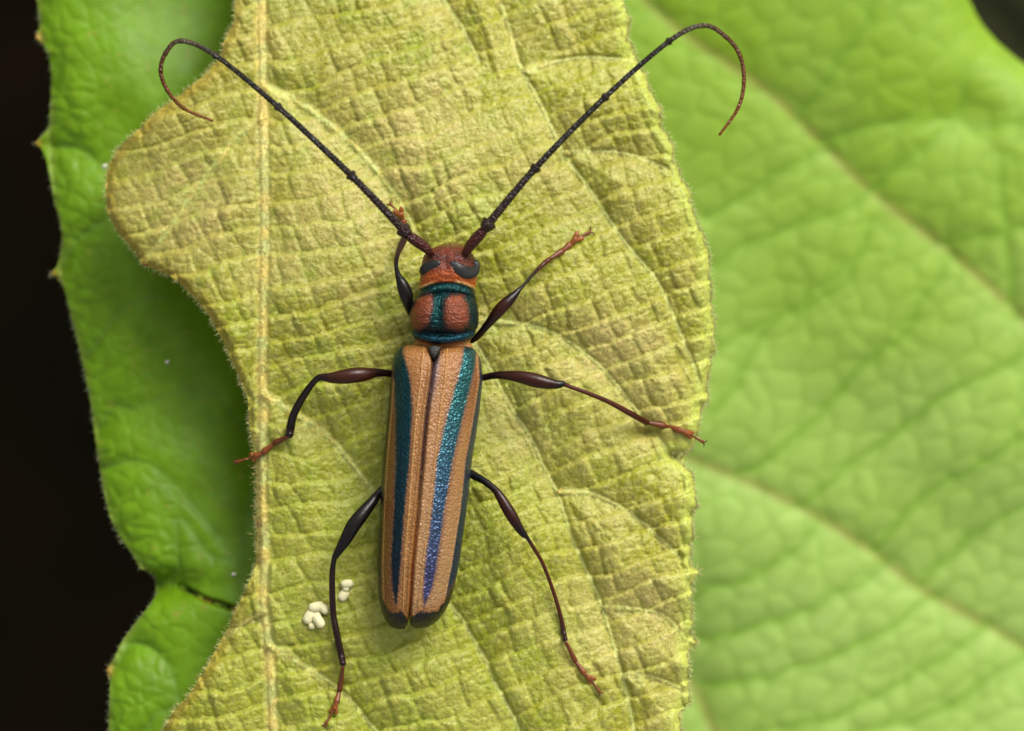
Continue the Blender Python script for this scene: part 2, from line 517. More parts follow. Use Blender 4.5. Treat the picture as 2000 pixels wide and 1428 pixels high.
_cache = {}
def leaf_fields(x, y):
    key = (len(x), float(x[0]), float(y[-1]))
    if key in _cache: return _cache[key]
    dl = np.full(x.shape, 1e9); side = np.zeros(x.shape); wl = np.zeros(x.shape)
    for k, l in enumerate(LATERALS):
        d, t, s = dist_poly(x, y, l)
        m = d < dl
        dl = np.where(m, d, dl); side = np.where(m, s, side); wl = np.where(m, t, wl)
    dm, tm, sm = dist_poly(x, y, MID)
    de, te, se = dist_poly(x, y, LEDGE)
    wx = x + 34 * (fbm(x / 110, y / 110, 4, 2) - 0.5) + 5 * (fbm(x / 20, y / 20, 6, 2) - 0.5)
    wy = y + 52 * (fbm(x / 150, y / 150, 5, 2) - 0.5) + 6 * (fbm(x / 22, y / 22, 7, 2) - 0.5)
    right = np.clip((wx - 515) / 400, 0, 1.4)
    rise = np.where(wx > 515, 0.27 * (wx - 515) * right ** 0.5, 0.22 * (wx - 515))
    v = wy + rise
    u = wx - 0.42 * wy
    A = ladder(u, v, 54, 55, 31)
    B = cells(u / 27, v / 25, 57, 0.30)
    C = cells(wx / 11.5, wy / 10.5, 83, 0.42)
    r = (dl, side, dm, de, A, B, C, wl)
    _cache[key] = r
    return r

def leaf_z(x, y):
    x = np.atleast_1d(np.asarray(x, float)); y = np.atleast_1d(np.asarray(y, float))
    dl, side, dm, de, A, B, C, wl = leaf_fields(x, y)
    z = leaf_base(x, y)
    # pillows between the side veins, which lie in furrows
    z = z + 0.075 * (1 - np.exp(-(np.minimum(dl, dm) / 58) ** 1.2)) - 0.050
    fade = (0.35 + 0.65 * np.clip(dl / 9, 0, 1)) * np.clip((dm - 8) / 8, 0, 1)
    soft = 0.38 + 0.52 * np.clip(fbm(x / 120, y / 120, 77, 2) * 2.4 - 0.5, 0, 1)
    er, ec, rid, pu, pv, rr = A
    wr = 0.026 * (1 - np.exp(-(er / 4.0) ** 1.1)); wc = (0.008 + 0.018 * rid) * (1 - np.exp(-(ec / 5.0) ** 1.1))
    z = z + fade * soft * (wr + wc - 0.044 * pv * np.exp(-(pv / 0.46) ** 8) + 0.010 * (rid - 0.5) * (1 - np.exp(-np.minimum(er, ec) / 4)) + 0.010 * (hash2(rid * 91, rr * 17, 3) - 0.5) * pu)
    eB = B[0] * 25
    z = z + fade * soft * (0.0075 * (1 - np.exp(-(eB / 3.6) ** 1.15)) + 0.004 * (B[1] - 0.5) - 0.004 * B[3])
    eC = C[0] * 11
    z = z + fade * (0.0035 * (1 - np.exp(-eC / 2.4)) + 0.0025 * (C[1] - 0.5))
    # thread-like veins and the raised midrib
    wv = 3.0 + 3.5 * np.exp(-(wl / 0.22) ** 2)
    z = z + (0.017 + 0.013 * np.exp(-(wl / 0.22) ** 2)) * np.exp(-(dl / wv) ** 2)
    z = z + 0.042 * np.exp(-(dm / 11) ** 2) + 0.006 * (fbm(x / 6, y / 6, 12, 2) - 0.5) * np.exp(-(dm / 12) ** 4)
    # crinkled margin
    m = np.exp(-(de / 16) ** 2)
    z = z + m * (0.03 * (fbm(x / 22, y / 22, 41, 2) - 0.45))
    z = z - 0.035 * np.exp(-(de / 8) ** 2)
    # dimple by the tear
    z = z - 0.05 * np.exp(-(((x - 1262) / 26) ** 2 + ((y - 846) / 12) ** 2))
    return z

def leaf_col(x, y):
    dl, side, dm, de, A, B, C, wl = leaf_fields(x, y)
    n1 = fbm(x / 170, y / 170, 61, 3); n2 = fbm(x / 38, y / 38, 62, 3); n3 = fbm(x / 7, y / 7, 63, 2)
    olive = np.array([0.305, 0.305, 0.010]); bronze = np.array([0.490, 0.395, 0.118]); green = np.array([0.245, 0.345, 0.014])
    pale = np.array([0.53, 0.51, 0.145]); ochre = np.array([0.36, 0.24, 0.012])
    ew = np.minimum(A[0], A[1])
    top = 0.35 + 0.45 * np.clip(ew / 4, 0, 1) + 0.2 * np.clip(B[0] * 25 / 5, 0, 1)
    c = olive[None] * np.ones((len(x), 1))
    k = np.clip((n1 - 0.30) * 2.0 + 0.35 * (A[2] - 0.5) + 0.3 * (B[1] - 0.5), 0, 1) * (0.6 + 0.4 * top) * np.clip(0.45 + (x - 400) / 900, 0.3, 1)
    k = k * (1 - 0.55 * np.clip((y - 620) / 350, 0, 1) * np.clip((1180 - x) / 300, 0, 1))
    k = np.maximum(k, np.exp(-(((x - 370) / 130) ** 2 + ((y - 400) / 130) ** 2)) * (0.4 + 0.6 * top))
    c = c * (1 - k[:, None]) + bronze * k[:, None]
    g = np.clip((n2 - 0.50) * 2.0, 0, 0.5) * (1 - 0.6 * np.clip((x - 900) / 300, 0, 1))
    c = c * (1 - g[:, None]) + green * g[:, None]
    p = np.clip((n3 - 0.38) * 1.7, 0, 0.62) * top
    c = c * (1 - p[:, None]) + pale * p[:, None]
    fresh = (0.42 * np.clip((y - 560) / 420, 0, 1) * np.clip((1250 - x) / 350, 0, 1))[:, None]
    c = c * (1 - fresh) + np.array([0.295, 0.345, 0.022]) * fresh
    brown = (0.30 * np.clip((560 - y) / 400, 0, 1) * np.clip((900 - x) / 500, 0, 1))[:, None]
    c = c * (1 - brown) + np.array([0.33, 0.255, 0.055]) * brown
    # veins
    nearrib = np.exp(-(wl / 0.26) ** 2) + np.exp(-((x - 390) / 120) ** 2) * (x < 505)
    wv = 3.6 + 5.0 * np.clip(nearrib, 0, 1)
    w = np.exp(-(dl / wv) ** 2) * 0.96
    yl = np.clip(fbm(x / 12, y / 12, 19, 2) * 3 - 1.3, 0, 1)[:, None] * np.clip(nearrib + 0.15, 0, 1)[:, None]
    c = c * (1 - w[:, None]) + (np.array([0.52, 0.56, 0.15]) * (1 - yl) + np.array([0.62, 0.50, 0.11]) * yl) * w[:, None]
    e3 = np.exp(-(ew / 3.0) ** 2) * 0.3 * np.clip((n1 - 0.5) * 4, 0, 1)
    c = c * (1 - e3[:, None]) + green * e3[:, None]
    w = np.exp(-(dm / 12.5) ** 3)
    rib = np.array([0.68, 0.55, 0.14]) * (0.75 + 0.5 * fbm(x / 9, y / 9, 14, 2))[:, None]
    gr = np.clip(fbm(x / 40, y / 24, 17, 2) * 3 - 1.1, 0, 1)
    rib = rib * gr[:, None] + np.array([0.48, 0.52, 0.16]) * (1 - gr[:, None])
    c = c * (1 - w[:, None]) + rib * w[:, None]
    # margins: fresh green on the right, ochre on the left lobe
    w = np.exp(-(de / 24) ** 2) * np.clip((x - 900) / 200, 0, 1) * 0.9
    c = c * (1 - w[:, None]) + np.array([0.52, 0.60, 0.10]) * w[:, None]
    w = np.exp(-(de / 18) ** 2) * np.clip((520 - x) / 100, 0, 1) * 0.75
    c = c * (1 - w[:, None]) + ochre * w[:, None]
    w = np.exp(-(de / 7) ** 2) * 0.4
    c = c * (1 - w[:, None]) + np.array([0.45, 0.40, 0.06]) * w[:, None]
    for tx, ty, r, tc in ((282, 519, 6, (0.35, 0.10, 0.02)), (1392, 560, 4, (0.06, 0.03, 0.01)), (504, 1022, 7, (0.30, 0.08, 0.02)), (1325, 889, 9, (0.12, 0.08, 0.02))):
        w = np.exp(-((x - tx) ** 2 + (y - ty) ** 2) / r ** 2)
        c = c * (1 - w[:, None]) + np.array(tc) * w[:, None]
    return np.clip(c, 0.005, 0.9)

def spaced(lo, a, b, hi, fine, rough):
    return np.concatenate([np.arange(lo, a, rough), np.arange(a, b, fine), np.arange(b, hi, rough)])

def young_leaf():
    root = empty('young_leaf')
    tag(root, 'yellow-green puckered young leaf with a hairy yellow midrib, carrying the beetle', 'leaf')
    xs = np.arange(196, 1412, 2.6)
    ys = spaced(-456, -40, 1470, 2070, 2.6, 7.0)
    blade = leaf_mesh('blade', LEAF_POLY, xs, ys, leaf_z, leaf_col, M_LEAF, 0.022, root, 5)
    rng = np.random.default_rng(5)
    # hairs on the midrib
    n = 6000
    k = rng.uniform(0, 1, n); line = catmull(MIDRIB, 6)[:, :2]
    i = (k * (len(line) - 2)).astype(int)
    off = rng.normal(0, 7.5, n)
    x, y = line[i, 0] + off, line[i, 1] + rng.uniform(-6, 6, n)
    r = P(x, y, leaf_z(x, y) - 0.002)
    d = np.stack([off / 8 + rng.normal(0, 0.6, n), rng.normal(0, 0.7, n), np.abs(rng.normal(0.6, 0.3, n))], 1)
    c = np.array([0.70, 0.58, 0.20]) * rng.uniform(0.7, 1.3, n)[:, None]; c[:, 1] *= rng.uniform(0.85, 1.1, n)
    hairs('midrib_hair', r, d, 0.019, 0.0021, M_HAIR, root, np.clip(c, 0, 0.9), 0.5, 2)
    # fringe on the margin
    poly = np.array(LEAF_POLY + LEAF_POLY[:1], float)
    seg = np.diff(poly, axis=0); ln = np.hypot(seg[:, 0], seg[:, 1])
    n = 3800
    w = ln * np.where((poly[:-1, 1] > -60) & (poly[:-1, 1] < 1480), 1, 0.2) * np.where(poly[:-1, 0] > 1100, 2.0, 1.0)
    i = rng.choice(len(seg), n, p=w / w.sum()); t = rng.uniform(0, 1, n)
    x, y = poly[i, 0] + seg[i, 0] * t, poly[i, 1] + seg[i, 1] * t
    nx, ny = -seg[i, 1] / ln[i], seg[i, 0] / ln[i]
    ins = inside(x + nx * 4, y + ny * 4, LEAF_POLY)
    sg = np.where(ins, -1, 1); nx, ny = nx * sg, ny * sg
    r = P(x - nx * 2, y - ny * 2, leaf_z(x - nx * 2, y - ny * 2) - 0.004)
    d = np.stack([nx + rng.normal(0, 0.45, n), -ny + rng.normal(0, 0.45, n) - 0.25, rng.normal(0.15, 0.35, n)], 1)
    c = np.array([0.66, 0.64, 0.28]) * rng.uniform(0.8, 1.25, n)[:, None]
    hairs('margin_hair', r, d, 0.031, 0.0027, M_HAIR, root, np.clip(c, 0, 0.9), 0.4, 3)
    # down on the blade and along the side veins
    n = 20000
    x, y = rng.uniform(200, 1400, n), rng.uniform(-20, 1450, n)
    for l in LATERALS:
        m = 260
        q = catmull(l, 5); j = rng.integers(0, len(q), m)
        x = np.concatenate([x, q[j, 0] + rng.normal(0, 4, m)]); y = np.concatenate([y, q[j, 1] + rng.normal(0, 4, m)])
    ok = inside(x, y, LEAF_POLY); x, y = x[ok], y[ok]; n = len(x)
    r = P(x, y, leaf_z(x, y) - 0.001)
    d = np.stack([rng.normal(0.2, 0.8, n), rng.normal(-0.5, 0.8, n), np.abs(rng.normal(0.35, 0.25, n))], 1)
    c = np.array([0.62, 0.55, 0.18]) * rng.uniform(0.6, 1.4, n)[:, None]
    hairs('down_hair', r, d, 0.020, 0.0023, M_HAIR, root, np.clip(c, 0, 0.9), 0.5, 4)
    # the stalk, beyond the frame
    b = Bag()
    p0 = P(np.array([520.0]), np.array([-430.0]), leaf_z([520.0], [-430.0]) - 0.01)[0]
    q = catmull([p0, p0 + [0, 0.5, -0.1], (-0.95, 3.8, -1.6), (-0.75, 4.28, -3.0)], 0.1)
    b.tube(q, np.linspace(0.05, 0.07, len(q)), (0.35, 0.38, 0.08), 10)
    b.make('stalk', M_STEM, root)
young_leaf()

# ------------------------------------------------------------------ the glossy green leaf below on the left
GREEN_POLY = [(70,-120),(72,0),(79,50),(70,74),(86,88),(96,110),(101,150),(99,210),(96,252),(82,268),(68,280),(82,290),(90,310),(98,345),(107,398),(118,428),(122,470),
 (117,503),(113,520),(99,536),(117,541),(130,580),(142,630),(155,680),(168,740),(177,785),(183,830),(190,880),(197,925),(205,970),(215,1010),
 (236,1052),(260,1085),(275,1112),(298,1120),(306,1138),(309,1152),(295,1180),(262,1220),(236,1258),(222,1290),(208,1309),(217,1318),(214,1360),(212,1428),
 (195,1560),(240,1720),(420,1860),(760,1840),(960,1500),(980,900),(940,300),(880,-200),(700,-460),(420,-520),(180,-380)]
GREEN_EDGE = catmull([(70,-400),(72,0),(100,200),(96,260),(107,398),(120,470),(117,541),(155,680),(183,830),(205,970),(245,1070),(300,1140),(262,1220),(215,1310),(212,1428),(200,1800)], 30)[:, :2]
GREEN_VEINS = [catmull(l, 30)[:, :2] for l in (
 [(640,-300),(560,200),(520,700),(470,1150),(430,1700)],
 [(545,330),(400,380),(250,410),(150,470),(125,525)],
 [(535,560),(420,590),(260,590),(170,700)],
 [(505,880),(400,760),(260,800),(225,790),(190,840)],
 [(570,130),(420,200),(250,330),(150,290),(90,285)],
 [(475,1120),(400,1010),(290,905),(200,915)],
 [(480,1080),(420,1090),(350,1010),(345,1110),(305,1145)],
 [(455,1300),(370,1400),(330,1300),(265,1255),(225,1300)],
 [(440,1420),(330,1385),(280,1428),(230,1500)],
)]
_cg = {}
def green_fields(x, y):
    key = (len(x), float(x[0]), float(y[-1]))
    if key in _cg: return _cg[key]
    de = np.full(x.shape, 1e9)
    de, te, se = dist_poly(x, y, GREEN_EDGE)
    dv = np.full(x.shape, 1e9)
    for l in GREEN_VEINS: dv = np.minimum(dv, dist_poly(x, y, l)[0])
    wx = x + 40 * (fbm(x / 60, y / 60, 91) - 0.5); wy = y + 40 * (fbm(x / 60, y / 60, 92) - 0.5)
    B = cells((wx + 0.4 * wy) / 44, (wy - 0.5 * wx) / 34, 93, 0.45)
    sl = dist_poly(x, y, [(352,1146),(372,1155),(400,1170),(430,1180),(462,1191)])[0]
    _cg[key] = (de, dv, B, sl)
    return _cg[key]
def green_z(x, y):
    de, dv, B, sl = green_fields(x, y)
    z = -0.80 + 0.42 * np.clip(y / 1250, -0.3, 1.1)
    z = z - 0.24 * np.clip((de - 140) / 330, 0, 2.2) ** 1.6          # sinks away under the young leaf
    z = z - 0.16 * np.exp(-de / 60)                                  # rolled-down margin
    z = z + 0.10 * (fbm(x / 150, y / 150, 94, 2) - 0.5)
    near = np.exp(-(de / 110) ** 2)
    z = z + (0.10 + 0.9 * near) * (0.060 * (1 - np.exp(-dv / 26)) + 0.013 * (1 - np.exp(-B[0] * 36 / 7)) + 0.03 * (fbm(x / 26, y / 40, 98, 3) - 0.5) * np.exp(-(de / 70) ** 2))
    z = z - 0.10 * np.exp(-(((x - 330) / 80) ** 2 + ((y - 1145) / 26) ** 2))
    z = z - 0.06 * np.exp(-(sl / 5) ** 2)
    return z
def green_col(x, y):
    de, dv, B, sl = green_fields(x, y)
    n = fbm(x / 60, y / 60, 95)
    c = np.array([0.138, 0.275, 0.006]) * (0.85 + 0.3 * n)[:, None]
    w = np.exp(-(dv / 6) ** 2) * 0.45
    c = c * (1 - w[:, None]) + np.array([0.13, 0.25, 0.03]) * w[:, None]
    w = np.exp(-(de / 7) ** 2) * 0.5
    c = c * (1 - w[:, None]) + np.array([0.25, 0.30, 0.06]) * w[:, None]
    for tx, ty in ((68, 280), (99, 536), (208, 1309), (70, 74)):
        w = np.exp(-((x - tx) ** 2 + (y - ty) ** 2) / 12 ** 2)
        c = c * (1 - w[:, None]) + np.array([0.40, 0.20, 0.04]) * w[:, None]
    brk = np.clip(fbm(x / 12, y / 12, 96, 2) * 4 - 1.2, 0, 1)
    w = np.exp(-(sl / 4.5) ** 2)
    c = c * (1 - w[:, None]) + (np.array([0.40, 0.20, 0.03]) * (1 - brk[:, None]) + np.array([0.02, 0.012, 0.008]) * brk[:, None]) * w[:, None]
    sp = (fbm(x / 9, y / 9, 97, 1) > 0.93) * 0.5
    c = c * (1 - sp[:, None]) + np.array([0.30, 0.25, 0.04]) * sp[:, None]
    return c
def green_leaf():
    root = empty('green_leaf')
    tag(root, 'smooth glossy dark green leaf with a toothed margin and a torn brown slit', 'leaf')
    leaf_mesh('blade', GREEN_POLY, spaced(40, 40, 620, 990, 4, 10), spaced(-530, -40, 1480, 1880, 4, 10), green_z, green_col, M_GREEN, 0.02, root, 4)
    rng = np.random.default_rng(8)
    line = np.array([p for p in GREEN_POLY if p[0] < 320 and -60 < p[1] < 1480], float)
    q = catmull(line, 3)[:, :2]
    n = 420
    i = rng.integers(1, len(q) - 1, n)
    t = q[i + 1] - q[i - 1]; t /= np.linalg.norm(t, axis=1)[:, None] + 1e-9
    nx, ny = -t[:, 1], t[:, 0]
    sg = np.where(inside(q[i, 0] + nx * 5, q[i, 1] + ny * 5, GREEN_POLY), -1, 1); nx, ny = nx * sg, ny * sg
    x, y = q[i, 0] - nx * 2, q[i, 1] - ny * 2
    r = P(x, y, green_z(x, y) - 0.004)
    d = np.stack([nx + rng.normal(0, 0.35, n), -ny + rng.normal(0, 0.4, n) - 0.5, rng.normal(0.2, 0.3, n)], 1)
    hairs('margin_hair', r, d, 0.028, 0.0024, M_HAIR, root, np.array([[0.42, 0.45, 0.25]]) * rng.uniform(0.8, 1.2, n)[:, None], 0.4, 6)
    b = Bag()
    x0, y0 = np.array([600.0]), np.array([-470.0])
    p0 = P(x0, y0, green_z(x0, y0) - 0.01)[0]
    q = catmull([p0, p0 + [0.0, 0.5, -0.2], (-0.85, 3.9, -2.4), (-0.75, 4.28, -3.6)], 0.1)
    b.tube(q, np.linspace(0.05, 0.07, len(q)), (0.12, 0.25, 0.03), 10)
    b.make('stalk', M_STEM, root)
    return root
green_leaf()

# pale specks on the green leaf
def speck(px, py, r, label):
    n = 10
    x, y = np.array([px], float), np.array([py], float)
    c = P(x, y, green_z(x, y) + r * 0.35)[0]
    b = Bag()
    t = np.linspace(-0.95, 0.95, 7)
    pts = np.stack([c[0] + t * r, c[1] + 0.15 * r * t, c[2] + 0 * t], 1)
    b.tube(pts, r * 0.8 * np.sqrt(1 - t ** 2) + 0.001, (0.62, 0.62, 0.48), 8)
    o = b.make('dust_speck', M_CREAM)
    tag(o, label, 'speck', 'pale specks on the green leaf')
speck(327, 707, 0.012, 'tiny pale speck on the dark middle of the glossy green leaf')
speck(205, 325, 0.014, 'tiny pale speck beside the rounded left lobe of the young leaf')
speck(457, 1122, 0.012, 'tiny pale speck just above the torn slit of the green leaf')

# ------------------------------------------------------------------ the big lime leaf below on the right
LIME_POLY = [(1000,-420),(1400,-520),(1700,-420),(1850,-180),(1893,0),(1912,40),(1945,80),(1990,118),(2060,165),(2180,330),(2330,700),(2400,1150),(2300,1600),
 (2050,1950),(1700,2080),(1350,2000),(1130,1700),(1030,1300),(960,800),(930,200),(940,-200)]
LIME_V = [catmull(l, 40)[:, :2] for l in (
 [(1200,-60),(1330,60),(1490,170),(1600,275),(1700,372),(1840,480),(1900,530),(2000,620),(2150,760),(2300,900)],
 [(1050,780),(1200,840),(1360,900),(1500,960),(1650,1040),(1800,1150),(1900,1205),(2000,1262),(2200,1380)],
 [(1180,1150),(1290,1270),(1360,1350),(1400,1440),(1520,1700)],
)]
LIME_T = [catmull(l, 40)[:, :2] for l in (
 [(1385,420),(1470,375),(1530,330),(1620,285)], [(1380,520),(1500,465),(1620,420),(1700,375)], [(1390,690),(1520,620),(1640,560),(1700,430)],
 [(1400,800),(1500,650),(1600,560),(1650,520)],
 [(1430,930),(1560,850),(1700,700),(1780,640),(1850,500)], [(1560,985),(1700,880),(1850,770),(2000,690)], [(1700,1075),(1820,960),(2000,860)],
 [(1790,1140),(1900,1040),(2050,960)],
 [(1350,1165),(1450,1130),(1540,1075),(1600,1020)], [(1360,1245),(1500,1225),(1640,1160),(1730,1100)], [(1370,1335),(1540,1310),(1700,1250),(1830,1165)],
 [(1460,1440),(1640,1390),(1800,1310),(1930,1220)], [(1660,1440),(1800,1400),(1930,1330),(2040,1270)],
 [(1840,480),(1920,455),(2010,445)], [(1700,370),(1800,300),(1860,230),(1890,150)], [(1560,230),(1640,120),(1700,20),(1720,-80)],
 [(1860,235),(1900,250),(1950,240),(2010,250)], [(1600,275),(1720,250),(1860,235)], [(1990,620),(1960,420),(1960,300)],
)]
_cl = {}
def lime_fields(x, y):
    key = (len(x), float(x[0]), float(y[-1]))
    if key in _cl: return _cl[key]
    d1 = np.full(x.shape, 1e9); d2 = d1.copy()
    for l in LIME_V: d1 = np.minimum(d1, dist_poly(x, y, l)[0])
    xw = x + 26 * (fbm(x / 60, y / 60, 116, 2) - 0.5); yw = y + 26 * (fbm(x / 60, y / 60, 117, 2) - 0.5)
    for l in LIME_T: d2 = np.minimum(d2, dist_poly(xw, yw, l)[0])
    de = dist_poly(x, y, LIME_POLY + LIME_POLY[:1])[0]
    wx = x + 50 * (fbm(x / 90, y / 90, 111) - 0.5); wy = y + 50 * (fbm(x / 90, y / 90, 112) - 0.5)
    B = cells((wx - 0.6 * wy) / 78, (wy + 0.55 * wx) / 62, 113, 0.42)
    _cl[key] = (d1, d2, de, B)
    return _cl[key]
def lime_z(x, y):
    d1, d2, de, B = lime_fields(x, y)
    z = -1.85 + 0.22 * (fbm(x / 420, y / 420, 114, 2) - 0.5) - 0.00018 * (y - 700)
    z = z + 0.06 * (1 - np.exp(-d1 / 60)) + 0.020 * (1 - np.exp(-d2 / 24)) + 0.008 * (1 - np.exp(-B[0] * 68 / 10))
    z = z - 0.06 * np.exp(-(((x - 1890) / 75) ** 2 + ((y - 225) / 50) ** 2))
    z = z - 0.25 * np.exp(-de / 55)
    return z
def lime_col(x, y):
    d1, d2, de, B = lime_fields(x, y)
    n = fbm(x / 200, y / 200, 115)
    k = np.clip((y - 100) / 900, 0, 1) * 0.8 + 0.5 * (n - 0.5); k = np.clip(k, 0, 1)[:, None]
    c = np.array([0.240, 0.395, 0.020]) * (1 - k) + np.array([0.350, 0.510, 0.115]) * k
    w = np.exp(-(d1 / 10) ** 2)[:, None] * 0.8
    c = c * (1 - w) + np.array([0.27, 0.27, 0.05]) * w
    w = np.exp(-(d2 / 9) ** 2)[:, None] * 0.65
    c = c * (1 - w) + np.array([0.17, 0.34, 0.02]) * w
    w = np.exp(-(B[0] * 68 / 6) ** 2)[:, None] * 0.38
    c = c * (1 - w) + np.array([0.19, 0.36, 0.03]) * w
    return c
def lime_leaf():
    root = empty('lime_leaf')
    tag(root, 'large bright lime green leaf with sunken veins, out of focus below', 'leaf')
    leaf_mesh('blade', LIME_POLY, np.arange(920, 2420, 7.0), np.arange(-530, 2100, 7.0), lime_z, lime_col, M_LIME, 0.03, root, 3)
    b = Bag()
    x0, y0 = np.array([1020.0]), np.array([-400.0])
    p0 = P(x0, y0, lime_z(x0, y0) - 0.01)[0]
    q = catmull([p0, p0 + [-0.2, 0.5, -0.2], (-0.4, 4.1, -3.6), (-0.75, 4.28, -4.4)], 0.1)
    b.tube(q, np.linspace(0.05, 0.07, len(q)), (0.2, 0.35, 0.04), 10)
    b.make('stalk', M_STEM, root)
lime_leaf()

def dim_leaf():
    poly = [(1840,-150),(1900,-260),(2010,-300),(2120,-200),(2180,-20),(2170,160),(2080,300),(1960,330),(1860,240),(1810,60)]
    poly = [tuple(p) for p in catmull(poly + poly[:1], 30)[:-1, :2].tolist()]
    vein = catmull([(1830,-100),(1960,40),(2110,220)], 40)[:, :2]
    def hz(x, y):
        d = dist_poly(x, y, vein)[0]
        return -7.5 + 0.25 * (1 - np.exp(-d / 70)) - 0.3 * (d / 150) ** 2 + 0.2 * (fbm(x / 120, y / 120, 131, 2) - 0.5)
    def hc(x, y): return np.array([0.020, 0.022, 0.009]) * (0.6 + 0.8 * fbm(x / 70, y / 70, 132))[:, None]  # deep shade painted into the leaf's base colour
    root = empty('dim_leaf')
    tag(root, 'olive leaf, darkened in colour as if shaded, deep below the corner of the lime leaf', 'leaf')
    leaf_mesh('blade', poly, np.arange(1790, 2200, 10.0), np.arange(-310, 350, 10.0), hz, hc, M_DIM, 0.03, root, 2)
    b = Bag()
    x0, y0 = np.array([1840.0]), np.array([-110.0])
    p0 = P(x0, y0, hz(x0, y0) - 0.01)[0]
    q = catmull([p0, p0 + [-0.5, 0.5, -0.1], (0.6, 4.2, -7.4), (-0.8, 4.33, -8.2)], 0.1)
    b.tube(q, np.linspace(0.05, 0.07, len(q)), (0.08, 0.10, 0.03), 10)
    b.make('stalk', M_STEM, root)
dim_leaf()

def shrub_stem():
    b = Bag()
    q = catmull([(-0.9, 4.5, -14.6), (-0.8, 4.35, -9), (-0.75, 4.28, -5), (-0.75, 4.28, -2.6)], 0.05)
    q = q[np.linspace(0, len(q) - 1, 40).astype(int)]
    b.tube(q, np.linspace(0.18, 0.09, len(q)), (0.16, 0.20, 0.06), 14)
    tag(b.make('shrub_stem', M_STEM), 'green upright stem that carries the leaves', 'stem')
shrub_stem()

# ------------------------------------------------------------------ the beetle
BEETLE = empty('longhorn_beetle')
tag(BEETLE, 'longhorn beetle with tan and blue-green striped wing cases and long dark antennae', 'beetle')

ST = np.array([  # station y, left x, right x, underside z, top z
 (474, 872, 898, .15, .19), (477, 864, 904, .13, .235), (482, 850, 909, .11, .275), (488, 838, 915, .10, .305), (497, 829, 924, .09, .33), (510, 824, 930, .085, .35),
 (525, 821, 932, .08, .362), (536, 820, 931, .08, .362), (545, 818, 929, .08, .352), (549, 817, 928, .08, .35), (551.5, 820, 926, .085, .335), (553.5, 821, 925, .085, .335),
 (556, 819, 927, .08, .345), (562, 816, 928, .08, .352), (568, 813, 929, .08, .348), (572, 811, 930, .08, .346), (580, 807, 931, .08, .365), (595, 803, 933, .08, .385), (612, 800, 935, .08, .395),
 (630, 801, 935, .08, .39), (642, 803, 933, .08, .372), (651, 805, 930, .085, .35), (656, 805, 928, .085, .346), (661, 804, 928, .085, .355), (668, 806, 926, .085, .345), (672, 810, 921, .09, .315),
 (676, 812, 918, .09, .285), (686, 800, 924, .09, .28), (710, 785, 926, .09, .29), (760, 774, 930, .09, .31), (900, 760, 912, .09, .32), (1050, 752, 890, .09, .30), (1130, 750, 876, .10, .26),
 (1180, 764, 858, .12, .22), (1208, 785, 822, .15, .19)])
def stn(s):
    return [np.interp(s, ST[:, 0], ST[:, k]) for k in range(1, 5)]
def arch(s):
    return np.interp(s, [505, 548, 575, 610, 630, 665, 680, 720], [0, 15, 12, 0, 0, -12, -8, 0])
def body_top(px, py):
    s = py
    for _ in range(8):
        xl, xr, zb, zt = stn(s)
        t = np.clip((px - (xl + xr) / 2) / ((xr - xl) / 2), -0.98, 0.98)
        s = py - arch(s) * t * t
    return (zb + zt) / 2 + (zt - zb) / 2 * (1 - abs(t) ** 2.2) ** (1 / 2.2)

